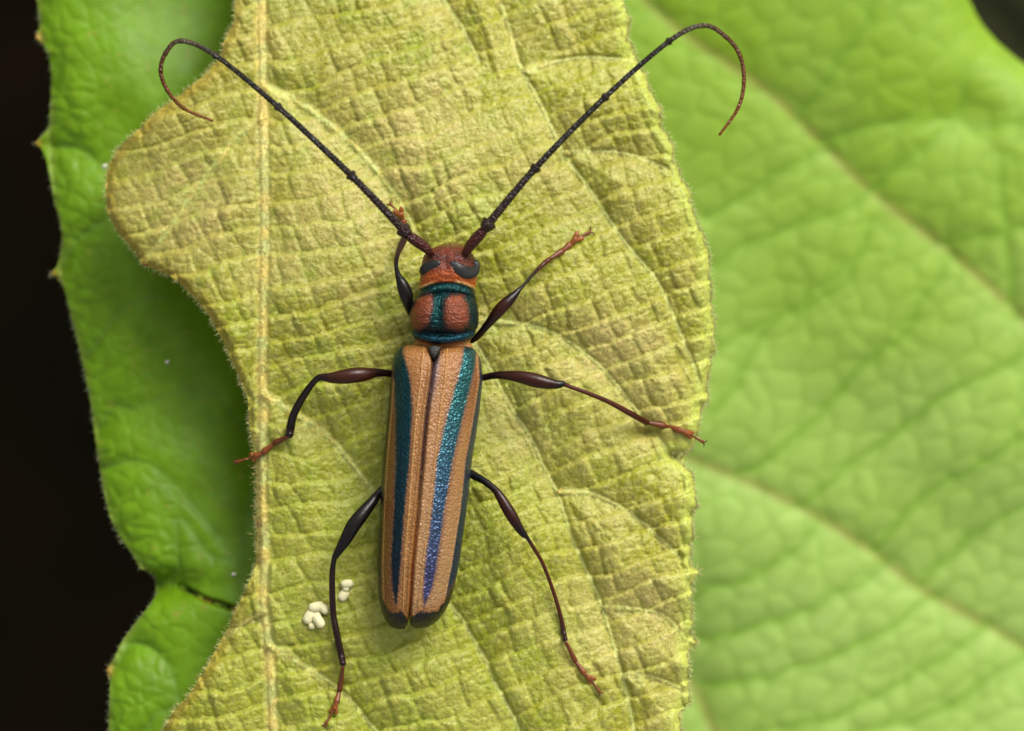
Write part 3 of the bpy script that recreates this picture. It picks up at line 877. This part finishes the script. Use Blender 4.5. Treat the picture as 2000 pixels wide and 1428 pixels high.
def make_body():
    S = np.concatenate([np.arange(474, 690, 1.5), np.arange(690, 1208.5, 9)])
    n = 96
    th = np.linspace(0, 2 * math.pi, n, endpoint=False)
    xl, xr, zb, zt = stn(S)
    c, w = (xl + xr) / 2, (xr - xl) / 2
    zc, hh = (zb + zt) / 2, (zt - zb) / 2
    ct, si = np.cos(th), np.sin(th)
    e = 2 / 2.2
    tx = np.sign(ct) * np.abs(ct) ** e; tz = np.sign(si) * np.abs(si) ** e
    X = c[:, None] + w[:, None] * tx[None]
    Z = zc[:, None] + hh[:, None] * tz[None]
    Sg = np.repeat(S[:, None], n, 1); T = np.repeat(tx[None], len(S), 0); top = np.repeat(np.clip(tz, 0, 1)[None] ** 0.5, len(S), 0)
    Y = Sg + arch(S)[:, None] * T ** 2
    def ell(x0, y0, rx, ry): return ((X - x0) / rx) ** 2 + ((Y - y0) / ry) ** 2
    # relief: pronotum swellings, grooves, head
    def ell4(x0, y0, rx, ry, sk): return np.abs((X - x0 - sk * (Y - y0)) / rx) ** 2.6 + np.abs((Y - y0) / ry) ** 2.6
    bl, br = ell4(823, 610, 21, 37, -0.22), ell4(892, 612, 26, 38, 0.04)
    Z += top * 0.024 * (np.exp(-bl ** 1.5 * 0.8) + np.exp(-br ** 1.5 * 0.8))
    Z -= top * 0.012 * np.exp(-((X - 856 - 0.02 * (Y - 600)) / 9) ** 2) * np.exp(-((Y - 610) / 40) ** 2)
    Z -= top * 0.016 * np.exp(-((Sg - 653) / 5) ** 2)
    Z -= top * 0.014 * np.exp(-((Sg - 572) / 4) ** 2)
    Z -= top * 0.012 * np.exp(-((X - 870) / 5) ** 2) * np.exp(-((Y - 505) / 22) ** 2)
    Z += top * 0.020 * (np.exp(-ell(842, 494, 13, 9)) + np.exp(-ell(909, 497, 13, 10)))
    rough = fbm(X / 7, Y / 2.6, 201, 2) - 0.5
    Z += top * 0.009 * rough * np.where((Sg > 530) & (Sg < 550), 0.3, 1)
    # colours
    rust = np.array([0.140, 0.024, 0.009]); drust = np.array([0.035, 0.007, 0.005]); orange = np.array([0.36, 0.072, 0.009])
    rim = np.array([0.62, 0.36, 0.12]); teal = np.array([0.009, 0.056, 0.058]); dteal = np.array([0.005, 0.019, 0.020])
    bump = np.array([0.165, 0.037, 0.013]); blue = np.array([0.012, 0.065, 0.095]); dark = np.array([0.02, 0.012, 0.010]); tan = np.array([0.46, 0.20, 0.055])
    C = np.zeros(X.shape + (3,)); Mt = np.zeros(X.shape)
    def put(mask, col):
        m = np.clip(mask, 0, 1)[..., None]
        C[:] = C * (1 - m) + np.asarray(col) * m
    nz = fbm(X / 9, Y / 9, 202, 3)
    C[:] = dark
    put((Sg < 551) * 1.0, rust)
    put((Sg < 551) * np.clip((0.62 - nz) * 2.2, 0, 1) * np.clip((528 - Sg) / 20, 0, 1), drust * 1.6)
    put((Sg < 551) * np.clip((Sg - 522) / 14, 0, 1), orange)
    put((Sg < 551) * np.clip((Sg - 522) / 14, 0, 1) * np.clip((nz - 0.55) * 3, 0, 0.5), rust * 1.3)
    put(np.exp(-ell(845, 498, 14, 7)) + np.exp(-ell(913, 502, 14, 12)), drust)
    put((Sg < 482) * 0.7, (0.12, 0.08, 0.02))
    put(np.exp(-((Sg - 549.3) / 2.4) ** 2) * 1.6 * np.clip((np.abs(T + 0.1) - 0.3) * 4, 0, 1), rim)
    pr = (Sg > 551.5) & (Sg < 674)
    put(pr * 1.0, teal)
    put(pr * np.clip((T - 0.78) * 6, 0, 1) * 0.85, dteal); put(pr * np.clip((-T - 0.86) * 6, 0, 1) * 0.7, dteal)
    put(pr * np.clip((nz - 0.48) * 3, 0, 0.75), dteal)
    put(pr * np.exp(-((Sg - 646) / 10) ** 2) * 0.7 * (np.abs(T) < 0.8), dark)
    put(pr * np.clip((Sg - 653) / 3, 0, 1), blue)
    put(pr * np.clip((Sg - 669.5) / 2, 0, 1), rust * 0.8)
    Mt += pr * 0.75
    k = np.clip((1.25 - bl) * 1.3, 0, 1) + np.clip((1.25 - br) * 1.3, 0, 1); k = np.clip(k + (nz - 0.5) * 0.9 * (k > 0.02) * (k < 0.98), 0, 1) * pr
    put(k, bump); Mt *= (1 - k)
    put(k * np.clip((nz - 0.5) * 3, 0, 0.5), bump * 1.35)
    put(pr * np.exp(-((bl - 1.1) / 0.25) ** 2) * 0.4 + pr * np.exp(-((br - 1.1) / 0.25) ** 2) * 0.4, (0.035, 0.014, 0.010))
    put((Sg > 673) & (Sg < 692), tan * 0.9)
    Mt[Sg > 672] = 0
    under = np.repeat((tz < -0.15)[None], len(S), 0)
    put(under * 0.85, dark)
    V = P(X.ravel(), Y.ravel(), Z.ravel())
    m = len(S)
    idx = np.arange(m * n).reshape(m, n)
    F = np.stack([idx[:-1], np.roll(idx, -1, 1)[:-1], np.roll(idx, -1, 1)[1:], idx[1:]], -1).reshape(-1, 4)
    F = [tuple(f) for f in F.tolist()] + [tuple(idx[0][::-1].tolist()), tuple(idx[-1].tolist())]
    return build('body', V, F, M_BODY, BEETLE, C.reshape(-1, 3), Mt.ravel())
make_body()

# mouth: short golden hairs in front of the head
rng = np.random.default_rng(3)
n = 150
x = rng.uniform(862, 905, n); y = rng.uniform(477, 484, n)
r = P(x, y, rng.uniform(0.17, 0.25, n))
d = np.stack([rng.normal(0, 0.5, n), rng.uniform(0.3, 1.0, n), rng.normal(0.4, 0.4, n)], 1)
hairs('mouth_hair', r, d, 0.02, 0.0035, M_HAIR, BEETLE, np.array([[0.55, 0.42, 0.08]]) * rng.uniform(0.4, 1.3, n)[:, None], 0.5, 9)

def eye(pts, rad):
    q = catmull([(x, y, r) for (x, y), r in zip(pts, rad)], 2)
    z = np.array([body_top(a, b_) for a, b_ in q[:, :2]])
    b = Bag()
    b.tube(P(q[:, 0], q[:, 1], z - q[:, 2] / PXCM * 0.12), q[:, 2] / PXCM, (0.013, 0.014, 0.013), 20, 0.42)
    b.make('eye', M_EYE, BEETLE)
eye([(859, 515), (849, 518), (838, 523), (829, 530), (824, 535)], [6, 10.5, 13, 11.5, 7])
eye([(880, 515), (888, 520), (899, 528), (911, 532), (922, 529), (927, 520), (927, 509)], [6, 10, 12, 12.5, 13, 10.5, 6])

# wing cases
SUT = np.array([(668, 850), (700, 848), (740, 843), (800, 834), (850, 829), (900, 825), (950, 820), (1000, 816), (1100, 806), (1150, 803), (1225, 798)], float)
LEFTX = np.array([(668, 772), (680, 770), (700, 766), (740, 763), (800, 758), (850, 753), (900, 748), (950, 744), (1000, 741), (1050, 739), (1100, 737), (1150, 738), (1225, 741)], float)
RIGHTX = np.array([(668, 934), (680, 936), (700, 939), (740, 943), (800, 937), (850, 930), (900, 922), (950, 917), (1000, 911), (1050, 904), (1100, 897), (1150, 887), (1225, 870)], float)
def elytron(sign):
    nu, nv = 90, 330
    u = np.concatenate([np.linspace(0, 1, nu), [1.0, 0.97]])
    fold = np.concatenate([np.zeros(nu), [1.0, 2.0]])
    v = np.linspace(0, 1, nv)
    fr = np.interp(u, [0, .06, .12, .2, .5, .72, .86, .94, 1], [704, 694, 680, 674, 672, 675, 680, 688, 704])
    re = np.interp(u, [0, .05, .12, .3, .5, .65, .78, .9, .96, 1], [1217, 1224, 1227, 1227, 1225, 1219, 1210, 1193, 1177, 1150])
    if sign < 0: re = re + 2
    U, V = np.meshgrid(u, v)
    FO = np.repeat(fold[None], nv, 0)
    Y = fr[None] * (1 - V) + re[None] * V
    sx = np.interp(Y, SUT[:, 0], SUT[:, 1])
    E = LEFTX if sign < 0 else RIGHTX
    ex = np.interp(Y, E[:, 0], E[:, 1])
    gap = 0.5 + 2.0 * np.clip((Y - 1160) / 65, 0, 1) ** 2
    X = sx + sign * gap + (ex - sx - sign * gap) * U
    zt = np.interp(Y, [668, 690, 730, 800, 900, 1000, 1100, 1170, 1230], [.325, .36, .392, .405, .412, .405, .382, .345, .295])
    zm = np.interp(Y, [668, 700, 800, 1000, 1150, 1230], [.235, .20, .175, .165, .17, .20])
    Z = zm + (zt - zm) * (1 - U ** 2.15) ** (1 / 2.0)
    # rounding at the ends, raised suture line and ribs
    dend = np.minimum((Y - fr[None]), (re[None] - Y) * 0.8)
    Z = Z - 0.075 * np.exp(-np.clip(dend, 0, None) / 9)
    Z = Z - 0.014 * np.exp(-(U / 0.035) ** 2)
    Z = Z + 0.006 * np.exp(-((U - 0.075) / 0.035) ** 2)
    rib1 = 0.27 - 0.06 * V; rib2 = 0.93 - 0.10 * V
    Z = Z + 0.006 * np.exp(-((U - rib1) / 0.018) ** 2) + 0.006 * np.exp(-((U - rib2) / 0.02) ** 2)
    Z = Z + 0.010 * np.exp(-(((U - 0.72) / 0.16) ** 2 + ((Y - 700) / 22) ** 2))
    Z = Z - FO * 0.035
    wob = (fbm(U * 22, Y / 2.4, 301 + sign, 2) - 0.5)
    Z = Z + 0.005 * wob * (FO == 0)
    # colours
    C = np.zeros(X.shape + (3,)); Mt = np.zeros(X.shape)
    def put(mask, col):
        m = np.clip(mask, 0, 1)[..., None]
        C[:] = C * (1 - m) + np.asarray(col) * m
    nz = fbm(X / 7, Y / 7, 303, 3); jag = (fbm(X / 4.5, Y / 3.0, 305, 2) - 0.5) * 0.05
    ky = np.clip((Y - 690) / 500, 0, 1)[..., None]
    tan_front = np.array([0.290, 0.122, 0.033]); tan_back = np.array([0.295, 0.168, 0.070]) if sign > 0 else np.array([0.275, 0.128, 0.032])
    C[:] = tan_front * (1 - ky) + tan_back * ky
    put(np.clip((nz - 0.5) * 2, 0, 0.5), (0.32, 0.16, 0.055))
    if sign > 0:
        ys_ = [670, 690, 740, 800, 900, 1000, 1100, 1150, 1184]
        a = np.interp(Y, ys_, [.66, .63, .51, .41, .29, .29, .27, .28, .34]); b_ = np.interp(Y, ys_, [.94, .92, .79, .71, .61, .54, .52, .48, .35])
        outer = np.interp(Y, [680, 740, 800, 900, 1000, 1100, 1150], [.97, .945, .91, .87, .87, .845, .84])
    else:
        ys_ = [670, 690, 740, 800, 900, 1000, 1100, 1150, 1184]
        a = np.interp(Y, ys_, [.80, .76, .53, .38, .32, .35, .34, .375, .43]); b_ = np.interp(Y, ys_, [1.1, 1.02, .92, .81, .68, .62, .62, .56, .45])
        outer = np.interp(Y, [680, 740, 800, 900, 1000, 1100, 1150], [.985, .97, .95, .93, .91, .90, .88])
    s_in = np.clip((U - a + jag) / 0.05 + 0.5, 0, 1) * np.clip((b_ - U + jag) / 0.05 + 0.5, 0, 1)
    edge = np.clip((U - b_) / 0.1, 0, 1) * np.clip((860 - Y) / 120, 0, 1)
    put(edge * 0.75, (0.15, 0.036, 0.011))
    if sign < 0: put(np.clip((U - b_ + 0.05) / 0.1, 0, 1) * 0.9, (0.140, 0.055, 0.006))
    back = np.clip((Y - 780) / 170, 0, 1)[..., None]; back2 = np.clip((Y - 960) / 160, 0, 1)[..., None]
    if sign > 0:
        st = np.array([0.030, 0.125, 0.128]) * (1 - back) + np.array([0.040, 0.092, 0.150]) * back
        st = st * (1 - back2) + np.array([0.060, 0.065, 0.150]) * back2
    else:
        st = np.array([0.010, 0.060, 0.072]) * (1 - back) + np.array([0.011, 0.042, 0.058]) * back  # same stripe, painted darker as the side facing away from the light
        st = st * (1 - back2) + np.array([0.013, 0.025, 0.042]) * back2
    st = st * (0.75 + 0.5 * nz)[..., None]
    m = s_in[..., None]; C[:] = C * (1 - m) + st * m; Mt = np.maximum(Mt, s_in * 0.8)
    # dark halo beside the stripe on the outer side, suture, margin, black tip
    put((np.exp(-((U - b_ - 0.03) / 0.04) ** 2) + np.exp(-((U - a + 0.03) / 0.03) ** 2)) * 0.45 * (Y < 1175), (0.12, 0.045, 0.035))
    sut = np.exp(-(U / 0.05) ** 2)
    put(sut * np.clip((1050 - Y) / 150, 0, 1) * 0.9, (0.050, 0.022, 0.026)); put(sut * np.clip((Y - 960) / 150, 0, 1) * 0.8, (0.22, 0.045, 0.008))
    if sign > 0: put(np.exp(-((U - 0.06) / 0.07) ** 2) * np.clip((820 - Y) / 100, 0, 1) * 0.75, (0.12, 0.10, 0.13))
    put(np.exp(-((U - rib1) / 0.016) ** 2) * 0.55 * (1 - s_in), (0.52, 0.29, 0.10))
    put(np.exp(-((U - rib2) / 0.016) ** 2) * 0.55 * (1 - s_in), (0.50, 0.28, 0.10))
    mg = np.clip((U - outer + jag * 0.2) / 0.03 + 0.5, 0, 1)
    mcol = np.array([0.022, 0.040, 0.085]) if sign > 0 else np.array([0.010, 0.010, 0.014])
    put(mg, mcol); Mt = np.maximum(Mt * (1 - mg), mg * 0.6)
    tip_y = np.interp(U, [0, .08, .15, .3, .5, .7, .85, 1], [1216, 1208, 1203, 1197, 1200, 1196, 1176, 1140]) + (nz - 0.5) * 8 - 6
    tp = np.clip((Y - tip_y) / 5, 0, 1)
    put(np.clip((Y - tip_y + 16) / 16, 0, 1) * 0.45, (0.28, 0.085, 0.015))
    put(tp, (0.004, 0.0035, 0.004)); Mt *= (1 - tp)
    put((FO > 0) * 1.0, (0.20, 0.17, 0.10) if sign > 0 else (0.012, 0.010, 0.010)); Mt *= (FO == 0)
    nn = len(u)
    idx = np.arange(nv * nn).reshape(nv, nn)
    F = np.stack([idx[:-1, :-1], idx[:-1, 1:], idx[1:, 1:], idx[1:, :-1]], -1).reshape(-1, 4)
    if sign > 0: F = F[:, ::-1]
    o = build('wing_case', P(X.ravel(), Y.ravel(), Z.ravel()), F, M_ELYTRA, BEETLE, np.clip(C.reshape(-1, 3), 0, 1), Mt.ravel())
    o['label'] = 'wing case with a bright blue-green stripe' if sign > 0 else 'wing case with a blue-green stripe painted blackish, as if turned from the light'
elytron(-1); elytron(1)

# scutellum: small dark shield between the wing cases
def scutellum():
    px = np.array([837, 849, 861, 856, 847.5, 841], float); py = np.array([677, 675, 678, 690, 704, 692], float)
    c = P(np.array([849.0]), np.array([685.0]), np.array([0.372]))
    rim = P(px, py, np.full(6, 0.345)); mid = P(849 + (px - 849) * 0.7, 685 + (py - 685) * 0.7, np.full(6, 0.366)); low = P(px, py, np.full(6, 0.27))
    V = np.vstack([c, mid, rim, low])
    F = []
    for k in range(6):
        j = (k + 1) % 6
        F += [(0, 1 + j, 1 + k), (1 + k, 1 + j, 7 + j, 7 + k), (7 + k, 7 + j, 13 + j, 13 + k)]
    build('scutellum', V, F, M_BODY, BEETLE, np.tile([[0.045, 0.048, 0.045]], (19, 1)), np.zeros(19))
scutellum()

# legs: femur and tibia in one continuous surface, the foot a sub-part
DARK = np.array([0.010, 0.0036, 0.003]); RED = np.array([0.034, 0.0075, 0.0035]); BLACK = np.array([0.006, 0.005, 0.0045])
OR1 = np.array([0.115, 0.025, 0.005]); OR2 = np.array([0.30, 0.085, 0.011])
def ground_at(px, py): return float(leaf_z([px], [py])[0])
def leg(name_label, pts, cols, foot, lobe, claw, foot_lift=0.016, seat=True):
    """pts: px, py, height above the leaf plane, radius px"""
    q = catmull([(a, b, c, d) for a, b, c, d in pts], 4)
    lift = np.maximum(0, leaf_z(q[:, 0], q[:, 1]) + q[:, 3] / PXCM * 1.1 - q[:, 2]); lift[:4] = 0
    pad = np.pad(lift, 9, mode='edge'); m = np.array([pad[i:i + 19].max() for i in range(len(lift))])
    pad = np.pad(m, 9, mode='edge'); ker = np.hanning(21)[1:-1]; ker /= ker.sum()
    q[:, 2] += np.convolve(pad, ker, 'valid')
    w = P(q[:, 0], q[:, 1], q[:, 2])
    cc = catmull([(p[0], p[1], *c) for p, c in zip(pts, cols)], 4)[:, 2:]
    b = Bag(); b.tube(w, q[:, 3] / PXCM, np.clip(cc, 0.003, 1), 16, 0.9)
    o = b.make('leg', M_LEG, BEETLE)
    o['label'] = name_label
    t = Bag()
    zf = []
    for k, (x, y, r) in enumerate(foot):
        if k == 0: zf.append(float(q[-1, 2]))
        else:
            on = bool(inside(np.array([float(x)]), np.array([float(y)]), LEAF_POLY)[0])
            zf.append((ground_at(x, y) if on else zf[-1] - foot_lift - 0.02) + foot_lift)
    f3 = P(np.array([p[0] for p in foot], float), np.array([p[1] for p in foot], float), np.array(zf))
    for k in range(len(foot) - 1):
        last = k == len(foot) - 2
        s = np.linspace(0, 1, 7)[:, None]
        seg = f3[k] * (1 - s) + f3[k + 1] * s
        r0, r1 = foot[k][2], foot[k + 1][2]
        rr = (np.array([.62, .70, .78, .88, 1.0, 1.1, 1.0]) * r1 * 1.12 if not last else np.interp(np.linspace(0, 1, 7), [0, .6, 1], [2.0, 2.2, 3.4])) / PXCM
        mixk = (k + 0.5) / (len(foot) - 1)
        col = OR1 * (1 - mixk) + OR2 * mixk
        if last: col = OR1 * 1.3
        t.tube(seg, rr, np.linspace(0.8, 1.25, 7)[:, None] * col, 10, 0.75)
    # bilobed pad at the last but one joint
    c0 = f3[-2]; dirv = f3[-2] - f3[-3]; dirv /= np.linalg.norm(dirv)
    sd = np.cross(dirv, [0, 0, 1.0]); sd /= np.linalg.norm(sd)
    for s in (-1, 1):
        a = c0 - dirv * 0.010 + sd * s * 0.005; e = c0 + dirv * lobe * 1.15 / PXCM + sd * s * lobe / PXCM * 0.8; e[2] -= 0.004
        t.tube(np.linspace(a, e, 6), np.array([.006, .008, .0095, .0105, .010, .006]) * (lobe / 9), OR2, 10, 0.6)
    # two claws
    e = f3[-1]; dv = f3[-1] - f3[-2]; dv /= np.linalg.norm(dv)
    sd = np.cross(dv, [0, 0, 1.0]); sd /= np.linalg.norm(sd)
    for s in (-1, 1):
        p = catmull([e, e + dv * claw / PXCM * 0.6 + sd * s * claw / PXCM * 0.6, e + dv * claw / PXCM * 0.7 + sd * s * claw / PXCM * 1.2 + np.array([0, 0, -0.016])], 0.004)
        t.tube(p, np.linspace(0.0042, 0.0016, len(p)), (0.12, 0.03, 0.012), 6)
    t.make('foot', M_TARSUS, o)

gz = ground_at
leg('raised right front leg with swollen dark thigh', [(905, 668, .13, 6), (927, 662, .15, 6), (950, 637, .20, 7.5), (972, 610, .24, 11.5), (984, 597, .25, 12), (997, 584, .245, 10), (1008, 573, .235, 6.5), (1013, 567, .23, 5), (1021, 559, .215, 3.2), (1040, 537, .16, 3.4), (1058, 519, .10, 4.4), (1072, 507, gz(1072, 507) + .035, 5.2)],
    [DARK, DARK, DARK, RED * .8, RED * .8, DARK, BLACK, BLACK, DARK, DARK * 1.6, RED * 1.6, OR1 * .8],
    [(1073, 506, 3), (1100, 489, 5), (1114, 477, 5.5), (1126, 466, 5.5), (1152, 453, 3)], 10, 9)
leg('left front leg bent forward under the antenna', [(835, 632, .14, 6), (806, 615, .18, 7), (797, 592, .23, 10.5), (793, 575, .255, 13.5), (786, 556, .265, 11.5), (779, 541, .262, 7), (777, 535, .258, 5.5), (774, 522, .235, 4.2), (774, 508, .20, 4.6), (778, 492, .14, 5.5), (786, 474, .07, 7), (792, 461, gz(792, 461) + .035, 6)],
    [BLACK, BLACK, BLACK, BLACK * 1.2, BLACK * 1.2, BLACK, BLACK, BLACK, DARK * 1.3, DARK * 2.2, DARK * 2.5, RED],
    [(792, 460, 3), (791, 446, 5), (787, 430, 6), (781, 417, 6), (762, 399, 3)], 10, 7)
leg('left middle leg with dark red thigh', [(800, 738, .12, 6.5), (763, 730, .16, 6.8), (736, 728, .205, 8.5), (712, 731, .235, 13.5), (692, 733, .25, 15), (670, 736, .255, 14), (648, 738, .255, 10.5), (632, 737, .25, 7.5), (623, 738, .245, 6.6), (613, 746, .225, 6), (598, 766, .18, 7), (582, 792, .12, 7.8), (572, 815, .07, 8), (567, 838, .03, 8.8), (565, 851, gz(565, 851) + .03, 7.5)],
    [DARK, DARK, DARK, RED, RED, RED, RED * .8, DARK, DARK, DARK, DARK, DARK, DARK, DARK, DARK],
    [(564, 852, 3.5), (535, 866, 5), (514, 884, 5.5), (498, 891, 5.5), (461, 903, 3)], 9, 6)
leg('right middle leg stretched to the leaf margin', [(905, 746, .12, 6.5), (943, 738, .16, 6.5), (969, 733, .20, 7.2), (996, 734, .225, 9.5), (1020, 737, .24, 12.5), (1045, 743, .245, 14), (1068, 748, .245, 12), (1088, 751, .24, 8.5), (1100, 750, .236, 6), (1107, 753, .23, 4.2), (1148, 768, .20, 4.2), (1189, 785, .155, 4.8), (1230, 807, .10, 5.8), (1264, 826, gz(1264, 826) + .05, 6.2)],
    [DARK, DARK, DARK, RED * .7, RED * .9, RED * .9, RED * .8, DARK, BLACK, RED * 1.6, RED * 1.7, RED * 1.7, RED * 1.5, RED * 1.3],
    [(1266, 826, 3.5), (1299, 832, 5.2), (1330, 841, 5.5), (1346, 848, 6), (1374, 864, 3)], 8, 7)
leg('left hind leg with glossy black thigh', [(775, 925, .12, 7), (742, 961, .17, 7.5), (728, 979, .20, 10), (706, 1006, .225, 13.5), (690, 1027, .235, 14), (676, 1052, .235, 12), (664, 1072, .23, 8.8), (656, 1085, .222, 6.8), (652, 1095, .21, 5), (649, 1120, .18, 5.8), (649, 1160, .13, 6.2), (651, 1200, .09, 6.3), (658, 1240, .06, 6.5), (666, 1278, .04, 6.8), (670, 1298, gz(670, 1298) + .03, 6.2)],
    [BLACK] * 8 + [BLACK] + [DARK * 1.7] * 6,
    [(670, 1300, 3), (663, 1350, 4.8), (657, 1372, 5), (653, 1385, 5), (635, 1416, 3)], 8, 6)
leg('right hind leg with slender reddish shank', [(893, 908, .12, 7), (921, 926, .15, 8), (946, 940, .19, 7), (967, 957, .215, 7), (978, 972, .225, 9.2), (990, 992, .23, 11), (1002, 1012, .23, 11), (1014, 1032, .225, 8.5), (1024, 1045, .22, 6.5), (1030, 1051, .212, 3.8), (1044, 1073, .19, 3.8), (1061, 1103, .15, 3.6), (1082, 1159, .08, 3.8), (1096, 1208, .045, 4.2), (1101, 1236, .035, 5.2), (1104, 1250, gz(1104, 1250) + .03, 5.2)],
    [BLACK, BLACK, BLACK, DARK, RED * .7, RED * .7, RED * .7, DARK, BLACK, DARK * 1.5, RED * 1.6, RED * 1.8, RED * 1.8, RED * 1.5, DARK * 2, DARK * 2],
    [(1104, 1252, 3), (1124, 1292, 4.2), (1142, 1316, 4.8), (1153, 1326, 5), (1172, 1353, 3)], 8, 6)

# antennae
def antenna(scape, nodes, label):
    S = catmull(scape, 3)
    b = Bag()
    n = len(S)
    b.tube(P(S[:, 0], S[:, 1], S[:, 2]), S[:, 3] / PXCM, np.linspace(0, 1, n)[:, None] * np.array([-0.02, -0.006, -0.004]) + np.array([0.060, 0.011, 0.008]), 16)
    root = b.make('antenna', M_ANT, BEETLE); root['label'] = label
    A = np.array([0.020, 0.007, 0.005]); Bc = np.array([0.013, 0.010, 0.007]); Cc = np.array([0.085, 0.038, 0.010]); Dc = np.array([0.20, 0.070, 0.018])
    N = len(nodes) - 1
    path = catmull([(x, y, z, r) for x, y, z, r in nodes], 2.5)
    # split the smooth path at the nodes
    cuts = [int(np.argmin(np.hypot(path[:, 0] - p[0], path[:, 1] - p[1]))) for p in nodes]
    for k in range(N):
        s = path[cuts[k]:cuts[k + 1] + 1]
        if len(s) < 3: s = np.linspace(path[cuts[k]], path[cuts[k + 1]], 4)
        t = np.linspace(0, 1, len(s)); L = np.hypot(*(s[-1, :2] - s[0, :2]))
        swell = (0.88 + 0.62 * np.exp(-(np.abs(1 - t) * L / 8) ** 2)) if k < 4 else (0.92 + 0.16 * np.exp(-((1 - t) * L / 5) ** 2))
        rr = s[:, 3] * swell * 1.18 * (1 + 0.10 * np.sin(np.arange(len(s)) * 2.1))
        g = k / (N - 1)
        ramp = np.array([0, .12, .25, .38, .46, .62, 1.0])
        cs = np.vstack([A * 1.2, A, Bc, Bc, Bc + [0.055, .045, .024], Cc, Dc])
        tt = (k + t) / N
        col = np.stack([np.interp(tt, ramp, cs[:, j]) for j in range(3)], 1)
        sg = Bag(); sg.tube(P(s[:, 0], s[:, 1], s[:, 2]), rr / PXCM, col, 12)
        sg.make('antenna_segment', M_ANT, root)
antenna([(842, 497, .31, 6), (836, 489, .335, 8.5), (826, 480, .352, 10.5), (812, 470, .372, 11), (802, 463, .383, 10), (795, 458, .39, 7.5)],
        [(796, 459, .39, 7), (785, 446, .395, 8), (683, 340, .42, 6.2), (541, 207, .42, 5.2), (420, 108, .40, 4.6), (353, 80, .375, 4.5), (323, 105, .35, 4.1), (314, 140, .32, 3.9), (328, 178, .28, 3.6), (360, 212, .22, 3.2), (415, 236, .14, 2.2)],
        'antenna curling back inward over the rounded leaf lobe')
antenna([(908, 499, .31, 6), (912, 490, .335, 8.5), (920, 478, .352, 10.5), (933, 463, .372, 11), (941, 454, .383, 10), (948, 446, .39, 7.5)],
        [(947, 447, .39, 7), (957, 434, .395, 8), (1048, 326, .42, 6.2), (1184, 188, .42, 5.2), (1308, 80, .40, 4.6), (1374, 50, .385, 4.5), (1420, 74, .37, 4.1), (1446, 111, .355, 3.9), (1453, 161, .34, 3.6), (1441, 212, .32, 3.2), (1405, 264, .30, 2.2)],
        'antenna reaching out past the leaf margin over the lime leaf')

# ------------------------------------------------------------------ cream pellets on the leaf
def pellet(name, lumps, label):
    b = Bag()
    for (x0, y0, x1, y1, r, lift) in lumps:
        t = np.linspace(-1, 1, 11)
        X = x0 + (x1 - x0) * (t + 1) / 2; Y = y0 + (y1 - y0) * (t + 1) / 2
        z = ground_at((x0 + x1) / 2, (y0 + y1) / 2) + lift
        b.tube(P(X, Y, np.full(11, z)), r / PXCM * (1 - np.abs(t) ** 3.2) ** 0.5 + 0.0015, np.array([0.66, 0.62, 0.36]), 14, 0.9)
    tag(b.make(name, M_CREAM), label, 'pellet', 'cream pellets on the young leaf')
pellet('cream_pellet', [(596, 1218, 613, 1190, 10, .016), (602, 1189, 634, 1182, 9.5, .022), (624, 1182, 642, 1197, 8, .020), (614, 1200, 631, 1226, 9, .016), (604, 1208, 628, 1198, 9, .020), (602, 1222, 616, 1222, 7, .010)],
       'lumpy cluster of cream pellets left of the beetle hind shank')
pellet('cream_pellet', [(664, 1174, 677, 1152, 9, .018)], 'single oval cream pellet between hind shank and wing cases')
pellet('cream_pellet', [(665, 1142, 690, 1139, 8, .014), (670, 1146, 682, 1152, 7.5, .012)], 'small flattened cream flake touching the oval pellet')
